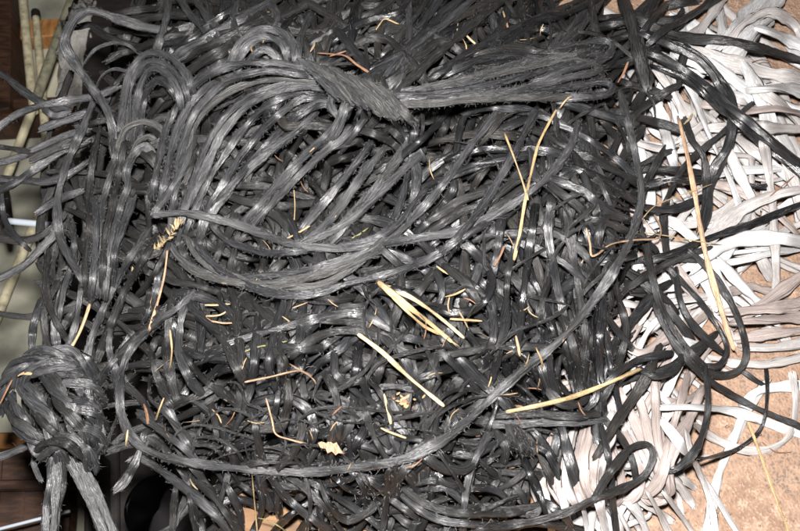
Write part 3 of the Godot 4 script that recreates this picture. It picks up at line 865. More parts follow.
func build_tangle() -> void:
	var T := thing("twine_heap", "big tangled heap of glossy black plastic twine", "twine", at(370, 260, 0.0))
	var bl := [M.black, M.black, M.black2, M.black3, M.black4, M.black, M.black2, M.grey4]
	var acc := fresh()
	var so := {"acc": acc, "sides": 10, "passes": 14, "key": "heap", "lay": 0.7, "dive": [8, 8], "scale": 0.85}
	# the bottom of the heap, flat on the slab
	var keep := hm.duplicate()
	hm.fill(0.0)
	scatter(T, bl, [375, 200, 235, 240], 60, 90, 210, 80, 180, 0.8, 12, 17, {"acc": acc, "sides": 7, "passes": 4, "step": 5.0, "key": "heap", "lay": 0.4, "scale": 0.95})
	hm = keep
	# deep layers
	scatter(T, bl, [370, 210, 250, 250], 60, 90, 170, 110, 240, 0.7, 8, 13, so)
	scatter(T, bl, [370, 200, 240, 230], 60, 90, 110, 110, 240, 0.8, 8, 12, so)
	scatter(T, bl, [340, 340, 170, 120], 60, 90, 56, 110, 220, 0.9, 9, 12, so)
	scatter(T, bl, [455, 490, 75, 55], 20, 60, 55, 60, 120, 1.0, 8, 12, so)
	scatter(T, bl, [400, 10, 260, 60], 45, 50, 90, 80, 170, 0.7, 9, 13, so)
	scatter(T, bl, [330, 455, 150, 34], -30, 50, 26, 60, 140, 1.0, 8, 12, so)
	scatter(T, bl, [590, 130, 60, 110], 100, 60, 40, 60, 140, 0.8, 8, 12, so)
	scatter(T, bl, [330, 390, 160, 95], 100, 90, 36, 100, 220, 1.1, 8, 12, so)
	scatter(T, bl, [390, 200, 220, 230], 60, 90, 46, 120, 240, 0.8, 7, 12, so)
	var u := commit(acc, "under_strands", M.black2, T)
	u.set_meta("kind", "stuff")
	var o := {"key": "heap", "passes": 22, "fuzz": 500.0, "lay": 0.7, "dive": [8, 8], "sides": 16}
	# crinkled loops of the lower middle
	scatter(T, bl, [330, 390, 150, 85], 70, 70, 40, 110, 250, 1.1, 10, 14.5, o)
	scatter(T, bl, [300, 330, 120, 40], 60, 70, 14, 100, 200, 1.0, 10, 14, o)
	scatter(T, bl, [320, 505, 75, 30], -25, 60, 9, 60, 120, 1.6, 8, 11, o)
	# right flank, falling to the white twine
	scatter(T, bl, [555, 300, 55, 110], 97, 16, 44, 110, 220, 0.5, 10, 14.5, o)
	scatter(T, bl, [590, 200, 45, 60], 130, 40, 16, 60, 130, 0.8, 9, 13, o)
	# middle
	scatter(T, bl, [455, 190, 80, 75], 45, 30, 28, 100, 200, 0.6, 10, 14, o)
	# top
	scatter(T, bl, [500, 35, 120, 50], 42, 20, 34, 100, 220, 0.4, 10, 15, o)
	scatter(T, bl, [300, 25, 130, 45], 60, 60, 24, 60, 140, 1.0, 9, 13, o)
	# bottom right
	scatter(T, bl, [455, 475, 65, 50], 20, 50, 24, 50, 110, 1.0, 9, 12, o)
	var B = M.black; var C = M.black2; var D = M.black3; var G = M.grey2; var H = M.grey
	var traced := [
		# top, slanting
		[G, 11, [392, 84, 412, 50, 440, 28, 468, 4, 484, -12]], [C, 12, [380, 60, 404, 30, 432, -6]], [G, 12, [406, -10, 410, 30, 404, 70, 396, 92]],
		[C, 13, [424, 66, 452, 42, 486, 12, 502, -8]], [B, 13, [430, 80, 468, 54, 512, 30, 560, 10, 600, -8]], [G, 12, [534, 70, 556, 44, 578, 20, 598, -10]],
		[G, 12, [604, -6, 586, 22, 562, 44, 540, 66]], [C, 13, [470, 58, 510, 48, 556, 54, 604, 40]], [C, 12, [348, 52, 366, 40, 388, 40, 404, 56, 424, 82]],
		[B, 13, [440, 74, 480, 60, 520, 56, 560, 60]], [D, 12, [500, 40, 530, 22, 566, 14, 604, -4]], [C, 12, [590, -6, 594, 24, 600, 50]],
		[D, 12, [330, 44, 360, 24, 400, 12, 420, -8]], [C, 12, [290, -8, 320, 10, 350, 30]],
		# thick diagonal rope at the upper left
		[C, 13, [146, 92, 180, 62, 222, 40, 270, 18]], [G, 13, [150, 76, 190, 48, 236, 22, 284, -6]], [C, 13, [158, 98, 196, 66, 232, 46]], [D, 12, [136, 84, 172, 52, 214, 24, 250, -6]],
		[G, 12, [176, -8, 190, 14, 204, 28, 214, 48]], [G, 12, [190, -8, 204, 12, 216, 28, 222, 44]], [H, 12, [166, -8, 168, 12, 162, 34, 154, 58]],
		# coils
		[G, 12, [243, 44, 234, 24, 238, 4, 252, -6]], [G, 12, [256, -6, 270, 4, 277, 20, 268, 36]],
		[H, 12, [236, 70, 246, 48, 262, 38, 280, 42, 288, 58, 286, 74]], [H, 12, [228, 70, 240, 44, 262, 30, 284, 34, 296, 54, 294, 74]], [G, 11, [246, 72, 256, 54, 268, 50, 278, 60, 278, 74]],
		[C, 12, [300, 26, 306, 46, 312, 66]], [G, 12, [310, 14, 300, 40, 296, 66]],
		# middle, arching up to the right
		[G, 12, [402, 146, 412, 156, 418, 176, 412, 206]], [G, 12, [368, 136, 386, 130, 410, 140, 424, 160]], [C, 13, [424, 226, 452, 206, 486, 190, 520, 178]],
		[C, 14, [420, 238, 456, 214, 492, 200, 528, 168]], [D, 12, [444, 160, 480, 150, 520, 150]], [C, 12, [540, 130, 572, 150, 606, 166, 640, 184]],
		[D, 13, [556, 166, 586, 172, 612, 186, 640, 206]], [B, 13, [540, 176, 580, 190, 606, 210, 632, 222]], [B, 12, [560, 152, 590, 156, 616, 170]],
		# right flank
		[B, 12, [552, 196, 548, 236, 556, 280, 566, 330, 572, 384]], [D, 12, [536, 200, 530, 244, 524, 290, 520, 330, 512, 372]], [C, 12, [566, 206, 572, 250, 580, 300, 586, 350, 580, 396]],
		[B, 12, [518, 236, 508, 276, 506, 316, 498, 352, 492, 386]], [D, 12, [580, 214, 594, 256, 602, 300, 598, 350]], [B, 12, [502, 210, 498, 250, 490, 290, 494, 330, 484, 370]],
		[C, 12, [560, 310, 574, 350, 580, 390, 572, 416]], [D, 12, [548, 330, 552, 376, 566, 406, 590, 412]], [B, 12, [544, 400, 556, 414, 580, 414, 596, 396, 592, 370]],
		[C, 12, [548, 390, 562, 404, 582, 402, 588, 384]],
		[C, 12, [610, 268, 618, 296, 626, 326, 622, 352, 610, 384, 600, 404]], [B, 11, [600, 306, 616, 330, 634, 350]],
		# centre below the hank
		[D, 13, [366, 288, 400, 292, 430, 306, 462, 312, 484, 302, 492, 280, 486, 262]], [B, 12, [434, 268, 442, 290, 436, 310]], [C, 12, [440, 262, 462, 280, 482, 306]],
		[B, 14, [200, 360, 240, 340, 290, 326, 330, 316, 362, 314, 390, 330, 410, 340]], [C, 13, [290, 356, 320, 336, 350, 330, 380, 338, 404, 352, 430, 356]],
		[B, 12, [394, 336, 430, 344, 460, 370, 486, 398]], [C, 12, [306, 292, 330, 300, 352, 298]],
		[C, 13, [228, 280, 236, 310, 240, 350, 242, 390, 240, 420]], [B, 12, [258, 310, 256, 350, 250, 390, 240, 418, 228, 440]],
		[C, 12, [216, 330, 234, 360, 246, 388]], [C, 12, [180, 350, 200, 376, 226, 396, 246, 412]], [B, 12, [250, 400, 256, 430, 264, 462, 280, 490, 304, 512, 330, 530]],
		[C, 11, [280, 470, 310, 492, 334, 520, 350, 545]], [B, 11, [300, 476, 334, 496, 368, 518, 400, 545]], [C, 11, [318, 478, 330, 506, 346, 520, 368, 512, 386, 492]],
		[B, 11, [352, 470, 376, 484, 392, 500, 420, 520]], [D, 11, [330, 470, 352, 490, 384, 490, 404, 470]], [C, 11, [360, 398, 376, 440, 394, 470, 400, 490]],
		[C, 11, [398, 500, 390, 470, 384, 520, 380, 545]], [C, 12, [354, 396, 350, 424, 340, 446]], [B, 12, [338, 400, 340, 430, 336, 450]],
		# lower left, slipping off the slab
		[G, 13, [160, 398, 176, 424, 190, 452, 196, 470]], [G, 13, [138, 412, 160, 430, 184, 448, 204, 470]], [C, 13, [150, 462, 176, 482, 206, 504, 240, 536]],
		[G, 13, [160, 470, 190, 492, 220, 520, 236, 545]], [C, 12, [196, 480, 216, 500, 230, 520, 250, 545]], [C, 12, [210, 400, 216, 430, 214, 456]], [B, 12, [220, 420, 228, 444, 240, 468]],
		[C, 11, [176, 486, 174, 510, 172, 545]], [C, 11, [190, 490, 194, 515, 198, 545]],
		[G, 12, [194, 296, 184, 308, 180, 330, 180, 356, 190, 380, 204, 396]], [C, 12, [174, 290, 168, 330, 170, 370, 178, 404]], [C, 12, [150, 350, 160, 384, 176, 410]],
		# bottom right
		[H, 13, [484, 424, 520, 424, 560, 422, 606, 420]], [C, 13, [490, 416, 530, 414, 570, 416, 600, 414]], [G, 11, [492, 428, 476, 458, 466, 490, 462, 545]],
		[C, 12, [400, 486, 430, 506, 470, 514, 510, 514]], [G, 12, [398, 494, 440, 520, 490, 524]], [C, 12, [440, 430, 420, 450, 400, 476, 386, 500]],
		[B, 14, [420, 452, 440, 466, 462, 470, 476, 460]], [B, 14, [430, 470, 444, 482, 460, 486]], [C, 12, [494, 430, 506, 448, 502, 468]],
		[D, 12, [520, 452, 530, 474, 540, 496, 548, 520]], [B, 12, [600, 424, 608, 456, 612, 496, 618, 545]], [D, 11, [540, 500, 560, 512, 574, 530]],
		# left shoulder
		[G, 12, [226, 60, 190, 84, 160, 100]], [C, 12, [140, 130, 160, 118, 176, 116]],
	]
	for t in traced: strand(T, t[0], t[1] * 0.95, t[2], o)
	var thin := fresh()
	var to := {"key": "heap", "acc": thin, "sides": 7, "passes": 10, "fuzz": 300.0, "dive": [5, 5]}
	scatter(T, bl, [340, 380, 170, 95], 90, 90, 34, 60, 150, 1.4, 2.5, 6, to)
	scatter(T, bl, [470, 60, 170, 70], 45, 50, 26, 40, 120, 1.2, 2.5, 6, to)
	scatter(T, bl, [540, 280, 80, 130], 90, 50, 26, 40, 120, 1.2, 2.5, 6, to)
	var tm := commit(thin, "fine_strands", M.black2, T)
	tm.set_meta("kind", "stuff")
	# frayed end near the bottom
	for k in 14:
		var a := k / 13.0
		strand(T, M.black2, 3.2, [505 + a * 14, 424 + a * 2, 508 + a * 20, 440, 512 + a * 26 + rng.randf_range(-2, 2), 458 - absf(a - 0.5) * 8.0], {"key": "heap", "sides": 6, "passes": 6, "fuzz": 600.0})
	finish_fuzz("heap", T)

func build_knot() -> void:
	var T := thing("knotted_twine", "thick knotted rope of black twine hanging over the slab edge", "twine", at(60, 400, -0.02))
	var gs := [M.grey2, M.grey4, M.black2, M.grey]
	var o := {"key": "knot", "sides": 14, "passes": 16, "fuzz": 900.0, "lay": 0.6}
	# left flank: strands falling towards the knot
	for t in [
		[11, [-20, 64, 4, 76, 22, 90, 44, 104, 70, 110], [8, 8, 8, 10, 12]], [12, [-14, 140, 8, 120, 34, 108, 64, 101, 96, 96, 120, 86], [6, 8, 10, 12, 14, 18]],
		[12, [-20, 166, 10, 160, 40, 147, 66, 136, 90, 130], [2, 4, 6, 8, 10]], [12, [-20, 180, 14, 180, 44, 182, 66, 176, 90, 160], [6, 6, 8, 10, 12]],
		[12, [-20, 198, 14, 184, 40, 166, 64, 150, 90, 140], [0, 2, 6, 8, 8]], [11, [-20, 232, 8, 240, 30, 240, 50, 230, 66, 214], [2, 4, 6, 8, 8]],
		[12, [-24, 286, 4, 276, 26, 264, 44, 246, 62, 228], [0, 2, 4, 6, 8]], [9, [-20, 144, 8, 148, 30, 152], [-8, -8, -8]],
		[12, [40, 130, 60, 122, 88, 112], [4, 6, 8]], [12, [30, 160, 52, 150, 84, 138], [0, 2, 6]], [12, [36, 214, 56, 200, 84, 190], [-4, -2, 4]],
		[9, [2, 194, 4, 214, 12, 232, 30, 250], [-20, -16, -14, -10]], [11, [44, 110, 56, 116, 70, 112], [2, 4, 6]],
	]: strand(T, pick(gs), t[0], t[1], {"key": "knot", "z": t[2], "fuzz": 700.0, "passes": 8})
	var fall := {"key": "knot", "fuzz": 600.0, "acc": fresh(), "sides": 9}
	for k in 13:
		var x := rng.randf_range(50, 150)
		var y := rng.randf_range(110, 230)
		strand(T, M.black2, rng.randf_range(10, 13), [x + 16, y - 40, x + 2, y, x - 6 + rng.randf_range(-8, 8), y + 40, x - 4 + rng.randf_range(-10, 10), y + 85], {"key": "knot", "fuzz": 300.0, "acc": fall.acc, "sides": 9, "free": true, "z": [-4, -4, -6, -8]})
	var u := commit(fall.acc, "under_strands", M.black2, T)
	u.set_meta("kind", "stuff")
	for t in [
		[13, [60, 280, 44, 310, 46, 340, 52, 360]], [13, [76, 262, 60, 296, 56, 330, 60, 356]], [12, [50, 250, 46, 286, 54, 316, 70, 344]], [12, [90, 250, 82, 290, 74, 326, 66, 352]], [12, [40, 300, 34, 324, 32, 348]],
		[12, [70, 220, 74, 256, 64, 290, 60, 320]],
		[13, [96, 98, 78, 136, 64, 172, 58, 204, 60, 236, 70, 260, 84, 284, 98, 306]], [13, [100, 128, 92, 162, 88, 198, 90, 230, 86, 266, 88, 298]],
		[12, [114, 130, 114, 160, 107, 188, 102, 216, 98, 250, 97, 296]], [13, [154, 160, 146, 148, 134, 154, 126, 172, 128, 186, 120, 208, 114, 236, 108, 266, 104, 298]],
		[12, [124, 120, 122, 150, 118, 180, 112, 206, 106, 240, 102, 290]], [12, [136, 190, 126, 220, 116, 250, 112, 296]], [12, [94, 200, 96, 232, 94, 268, 92, 302]],
		[13, [150, 228, 132, 254, 116, 284, 104, 310, 92, 340, 84, 376]], [12, [158, 236, 140, 266, 122, 298, 108, 330, 96, 362]],
		[12, [112, 322, 110, 346, 116, 372, 120, 398]], [12, [132, 330, 120, 352, 104, 374, 92, 396]], [12, [176, 300, 152, 322, 130, 344, 112, 366]],
		[12, [160, 268, 156, 296, 144, 322]],
	]: strand(T, pick(gs), t[1][0] * 0 + t[0], t[1], {"key": "knot", "scale": 0.66, "sides": 22, "fuzz": 1500.0, "passes": 24, "jit": 0.8, "dive": [8, 8]})
	# the knot itself, hanging free over the edge
	var K := Vector3(56, 402, 0.012)
	var bands := [
		[[8, 394, 18, 420, 36, 442, 56, 462], [8, 18, 18, 4]],
		[[18, 376, 33, 398, 49, 424, 60, 450, 64, 466], [14, 26, 29, 22, 6]],
		[[64, 362, 81, 384, 92, 408, 97, 434, 91, 460], [24, 27, 22, 14, 4]],
		[[40, 362, 56, 388, 70, 414, 80, 440, 82, 464], [24, 31, 32, 26, 6]],
		[[66, 378, 88, 388, 103, 406], [31, 27, 4]], [[70, 402, 93, 412, 104, 430], [32, 25, 4]], [[74, 426, 93, 434, 100, 452], [30, 22, 3]],
		[[-2, 414, 3, 390, 19, 367, 47, 354, 78, 359, 97, 380], [2, 14, 25, 29, 23, 6]],
		[[16, 388, 26, 372, 50, 366, 74, 372], [18, 27, 31, 28]],
		[[38, 458, 52, 444, 69, 441, 85, 452, 94, 472], [12, 26, 31, 24, 4]],
	]
	var acc := fresh()
	var core := {"key": "knot", "acc": acc, "sides": 8, "free": true}
	for k in 16:
		var pts := []; var zz := []
		var f := rng.randf() * TAU
		for i in 7:
			var q := f + i * 0.9
			pts.append(K.x + cos(q) * 30.0 * (0.6 + 0.4 * sin(k * 1.7)) ); pts.append(K.y + sin(q) * 40.0 * (0.6 + 0.4 * cos(k * 2.1)))
			zz.append(4.0 + 8.0 * sin(k * 2.3 + i))
		core.z = zz
		strand(T, M.black2, 12, pts, core)
	var cm := commit(acc, "knot_core", M.black2, T)
	cm.set_meta("kind", "stuff")
	for t in bands:
		# three cords laid round one another
		var path := spline(t[0], t[1], 7.0)
		var lay_dir := 1.0 if rng.randf() < 0.5 else -1.0
		var f0 := rng.randf() * TAU
		for k in 3:
			var pts := []; var zz := []
			for i in path.size():
				var nn := (Vector2(path[mini(i + 1, path.size() - 1)].x, path[mini(i + 1, path.size() - 1)].y) - Vector2(path[maxi(i - 1, 0)].x, path[maxi(i - 1, 0)].y)).normalized().orthogonal()
				var q := f0 + TAU * k / 3.0 + lay_dir * i * 0.62
				var j := 5.2 * cos(q) + rng.randf_range(-0.6, 0.6)
				pts.append(path[i].x + nn.x * j); pts.append(path[i].y + nn.y * j)
				zz.append(path[i].z * 1000.0 + 2.4 * sin(q))
			strand(T, pick(gs), rng.randf_range(11.0, 13.5), pts, {"key": "knot", "free": true, "fuzz": 900.0, "sides": 20, "z": zz, "name": "knot_turn", "twist": 40.0})
	for t in [
		[13, [52, 456, 50, 484, 46, 512, 44, 560], [12, 8, 4, 0]], [13, [64, 460, 62, 488, 56, 516, 54, 560], [12, 6, 2, -2]], [11, [58, 458, 56, 490, 52, 560], [14, 12, 6]],
		[14, [68, 456, 80, 480, 94, 508, 112, 556], [12, 8, 4, 0]], [13, [80, 462, 92, 484, 104, 508, 124, 556], [10, 6, 2, -2]],
		[10, [44, 438, 22, 448, 4, 455, -20, 462], [4, 0, -2, -4]], [9, [40, 446, 34, 462, 42, 482], [0, -8, -14]], [6, [104, 452, 112, 430, 122, 408], [-10, -6, 0]],
	]: strand(T, pick(gs), t[0], t[1], {"key": "knot", "free": true, "z": t[2], "fuzz": 700.0, "name": "tail"})
	finish_fuzz("knot", T)

func build_hank() -> void:
	var T := thing("twine_hank", "dusty dark grey twine hank bound in its middle on the heap", "twine", at(330, 150, 0.03))
	var gs := [M.grey, M.grey2, M.grey3, M.grey, M.grey4]
	var o := {"key": "hank", "scale": 0.63, "sides": 24, "passes": 90, "fuzz": 2800.0, "lay": 0.55, "jit": 0.7, "dive": [5, 7]}
	swell(352, 90, 60, 32, 0.009)
	# hanging strands, from the binding to the left and down
	for t in [
		# under fans through the middle
		[14, [392, 138, 366, 172, 336, 212, 308, 240, 282, 252]], [13, [374, 140, 350, 170, 322, 204, 300, 234]], [13, [404, 152, 378, 184, 350, 216, 330, 242]],
		[13, [416, 130, 396, 160, 370, 196, 346, 226, 326, 246]],
		[14, [340, 122, 312, 150, 284, 178, 258, 206, 238, 228]], [14, [350, 128, 318, 158, 290, 186, 262, 214, 244, 236]], [12, [300, 128, 276, 148, 252, 166, 240, 180]],
		[12, [316, 112, 290, 136, 258, 156]],
		[13, [338, 96, 302, 90, 266, 108, 240, 134, 216, 166, 198, 204, 186, 236]], [13, [336, 100, 300, 100, 270, 122, 246, 150, 222, 186, 206, 214, 198, 246]],
		[13, [334, 92, 296, 84, 258, 94, 228, 114, 208, 144, 194, 180, 182, 216, 176, 250]], [13, [330, 84, 296, 78, 254, 82, 220, 98, 196, 122, 182, 156, 174, 192, 170, 240]],
		[13, [326, 78, 286, 70, 246, 72, 212, 84, 188, 106, 174, 138, 166, 176, 160, 206]], [13, [322, 72, 280, 64, 238, 64, 206, 76, 182, 98, 166, 130, 158, 166, 152, 200]],
		[12, [330, 88, 290, 88, 250, 104, 224, 132, 206, 170, 190, 206]], [12, [310, 76, 264, 72, 224, 84, 196, 112, 182, 146, 176, 184, 172, 214]],
		[13, [336, 104, 316, 104, 290, 122, 264, 150, 240, 176, 216, 206, 206, 222]],
		[12, [340, 88, 346, 100, 340, 122, 330, 140, 318, 152]], [12, [336, 90, 330, 104, 336, 116]],
		# loops standing at the upper left
		[12, [126, 140, 128, 104, 134, 78, 150, 62, 168, 66, 182, 82, 188, 104]], [12, [132, 144, 136, 108, 142, 84, 154, 70, 168, 74, 178, 90, 182, 112]], [12, [140, 140, 142, 112, 148, 90, 158, 80, 168, 84, 176, 98]],
		[12, [120, 132, 124, 96, 130, 70, 146, 54, 168, 56, 186, 74, 194, 96]],
		[12, [118, 150, 124, 130, 138, 122, 154, 124, 166, 134]], [12, [130, 158, 136, 142, 148, 136, 158, 142]],
		# the sharp fold and the swoop to the right
		[13, [196, 140, 184, 168, 170, 192, 158, 208, 154, 214, 164, 214, 190, 213, 226, 221, 262, 234, 298, 246, 340, 248, 382, 243, 420, 238, 456, 232, 494, 215, 526, 194, 554, 170, 572, 144, 578, 122]],
		[13, [168, 238, 178, 256, 198, 270, 228, 279, 270, 276, 316, 268, 360, 254, 396, 234, 424, 208, 446, 182, 476, 140, 498, 110]],
		[13, [186, 236, 198, 256, 216, 270, 246, 282, 288, 288, 326, 284, 354, 266, 384, 240, 410, 214]],
		[12, [194, 240, 210, 262, 240, 282, 280, 294, 316, 294, 350, 284, 392, 272, 430, 258, 462, 240, 492, 220]],
		[12, [180, 262, 206, 276, 250, 284, 300, 280, 344, 266, 380, 250]],
		[13, [440, 254, 462, 234, 484, 204, 502, 174, 520, 142, 538, 108]],
		[12, [296, 244, 330, 232, 360, 214, 392, 180, 424, 150]], [12, [336, 248, 372, 240, 400, 222, 426, 190]],
		[12, [212, 232, 240, 246, 276, 254, 310, 250]],
		# the folded tail to the right of the binding
		[11, [392, 94, 440, 85, 490, 72, 540, 60, 598, 49]], [11, [390, 98, 450, 91, 510, 80, 560, 67, 606, 44]], [11, [390, 101, 450, 97, 516, 91, 566, 87, 606, 80]],
		[11, [392, 105, 452, 102, 520, 98, 572, 96, 612, 95]], [11, [404, 98, 470, 80, 522, 62, 574, 46, 606, 41, 611, 50, 598, 60, 560, 72, 530, 84]],
		[11, [430, 97, 486, 95, 540, 90, 588, 84, 610, 84, 611, 92, 596, 96, 560, 96]], [10, [460, 82, 510, 70, 560, 56, 604, 56]], [10, [410, 92, 460, 80, 520, 70, 570, 60, 600, 66]],
		[10, [440, 100, 500, 93, 556, 80, 602, 72]],
	]: strand(T, pick(gs), t[0], t[1], o)
	# the binding: turns wound slantwise over the bundle
	for k in 11:
		var x := 302.0 + k * 7.4
		var y := 68.0 + k * 2.5
		strand(T, pick([M.grey, M.grey3, M.grey2]), 14.5, [x - 4, y - 9, x + 12, y + 4, x + 23, y + 14, x + 33, y + 25, x + 37, y + 31], {"key": "hank", "sides": 24, "passes": 40, "fuzz": 4500.0, "lay": 0.2, "name": "binding_turn", "flat": 0.55, "end": 0.5})
	finish_fuzz("hank", T)

func build_loose() -> void:
	var list := [
		[13, [204, 300, 193, 294, 178, 308, 155, 325, 133, 346, 122, 370, 120, 394, 122, 416, 133, 438, 152, 452, 182, 461, 216, 466, 256, 470, 302, 472, 350, 468, 400, 460, 436, 444, 466, 422, 496, 394, 528, 366, 562, 338, 596, 298, 622, 256, 638, 216, 641, 188, 635, 154, 628, 122, 620, 92], "single long black strand sweeping in a wide curve around the heap", M.grey, 1400.0, 40],
		[12, [196, 24, 175, 31, 148, 28, 120, 20, 94, 11, 78, 16, 68, 32, 66, 46, 75, 62, 88, 81, 100, 99, 109, 116, 113, 136, 114, 156], "fuzzy black strand standing up in an open loop over the floor", M.grey, 1600.0, 60],
		[5, [84, 64, 95, 50, 112, 43, 128, 45, 141, 56], "thin grey strand arched above another thin arch", M.grey, 300.0, 60],
		[5, [97, 86, 103, 75, 115, 69, 129, 72], "small thin grey arch below the other thin arch", M.grey, 300.0, 60],
		[16, [618, -14, 628, 14, 638, 48, 646, 90], "wide flat black strand dropping onto the end of the folded tail", M.black2, 500.0, 30],
		[14, [634, 16, 660, 30, 690, 38, 724, 40, 762, 49, 815, 64], "black strand lying across the broad white strands", M.black2, 300.0, 60],
		[14, [636, 30, 668, 44, 698, 58, 718, 80, 731, 102, 733, 122, 728, 146, 716, 168, 708, 186, 706, 212, 700, 232], "black strand bending sharply downward over the white twine", M.black, 200.0, 30],
		[14, [646, 50, 676, 66, 704, 86, 734, 112, 764, 136, 815, 176], "straight black strand leaving over the right of the white twine", M.black, 200.0, 60],
		[12, [652, 66, 684, 78, 712, 100, 738, 122, 770, 150, 812, 182], "black strand doubled beside the straight one over white twine", M.black3, 200.0, 60],
		[11, [814, 200, 776, 214, 740, 228, 704, 240, 672, 254, 644, 262], "thin glossy black strand slanting between two white strands", M.black3, 200.0, 60],
		[12, [646, 240, 652, 276, 660, 306, 676, 336, 696, 360, 714, 374, 732, 374, 744, 364, 746, 346, 738, 318, 722, 288, 706, 266, 688, 250], "black strand forming a long narrow hanging loop over white twine", M.black2, 300.0, 40],
		[10, [664, 264, 682, 282, 704, 306, 720, 330, 727, 350, 718, 366, 704, 366], "inner black strand nested inside the long narrow loop", M.black, 200.0, 40],
		[10, [676, 268, 680, 300, 694, 326, 722, 352], "black strand crossing inside the long narrow loop", M.black, 200.0, 40],
		[11, [652, 300, 670, 336, 694, 366, 720, 388, 760, 410, 815, 432], "black strand running diagonally over bare slab and pinkish strand", M.black2, 200.0, 40],
		[10, [704, 366, 708, 392, 706, 420, 696, 448, 680, 466, 668, 472], "black strand hooked at its lower end on the slab", M.black, 100.0, 40],
		[8, [736, 366, 752, 378, 768, 388], "short black stub pointing out under the narrow loop", M.black, 100.0, 40],
		[6, [765, 362, 767, 392, 762, 426, 742, 446, 716, 456, 694, 460], "thin black strand curving over the bare slab beneath white strands", M.black3, 0.0, 60],
		[11, [470, 530, 520, 524, 560, 514, 598, 498, 624, 488, 645, 474, 653, 456, 647, 445, 632, 448, 616, 464, 602, 484, 592, 504], "black strand ending in a small open loop over white twine", M.black2, 300.0, 40],
		[10, [672, 353, 654, 356, 634, 362, 616, 374, 600, 390], "black strand stub curving beside the frayed straw", M.black, 200.0, 30],
		[10, [682, 346, 680, 362, 668, 374, 652, 376, 638, 368], "small black hook of twine beside the narrow loop", M.black, 200.0, 30],
		[11, [706, 178, 690, 180, 668, 180, 646, 186], "dark strand leading from the long stalk into the heap", M.black3, 100.0, 30],
		[11, [704, 196, 684, 206, 662, 210, 642, 206], "second dark strand leading from the long stalk into the heap", M.black, 100.0, 30],
		[12, [684, 118, 692, 140, 704, 158, 706, 186], "black strand dropping behind the long pale stalk", M.black2, 100.0, 30],
		[8, [734, 180, 752, 186, 772, 186], "short black piece lying flat between upright white strands", M.black3, 0.0, 40],
		[11, [716, -10, 704, 6, 686, 18, 664, 30, 648, 44], "black strand end crossing the white twine from the top", M.black, 200.0, 40],
		[10, [666, 4, 656, 16, 642, 32], "stubby black strand end pointing over the white twine", M.black, 200.0, 40],
	]
	for t in list:
		var b := at(t[1][0], t[1][1], 0.0)
		var L := thing("loose_strand", t[2], "twine", b, "loose black strands around the heap")
		var o := {"key": t[2], "fuzz": t[4] * 1.5, "passes": t[5], "sides": 24, "lay": 0.8, "dive": [8, 4], "scale": 0.72 if t[0] < 14 else 0.82}
		if t[2].begins_with("fuzzy"):
			o.z = [38, 38, 38, 40, 44, 46, 46, 44, 40, 36, 32, 30, 26, 22]
			o.free = true
		elif t[2].contains("arch"):
			o.z = [4, 14, 20, 14, 4] if t[1].size() == 10 else [2, 10, 12, 6]
			o.free = true
		strand(L, t[3], t[0], t[1], o)
		finish_fuzz(t[2], L)

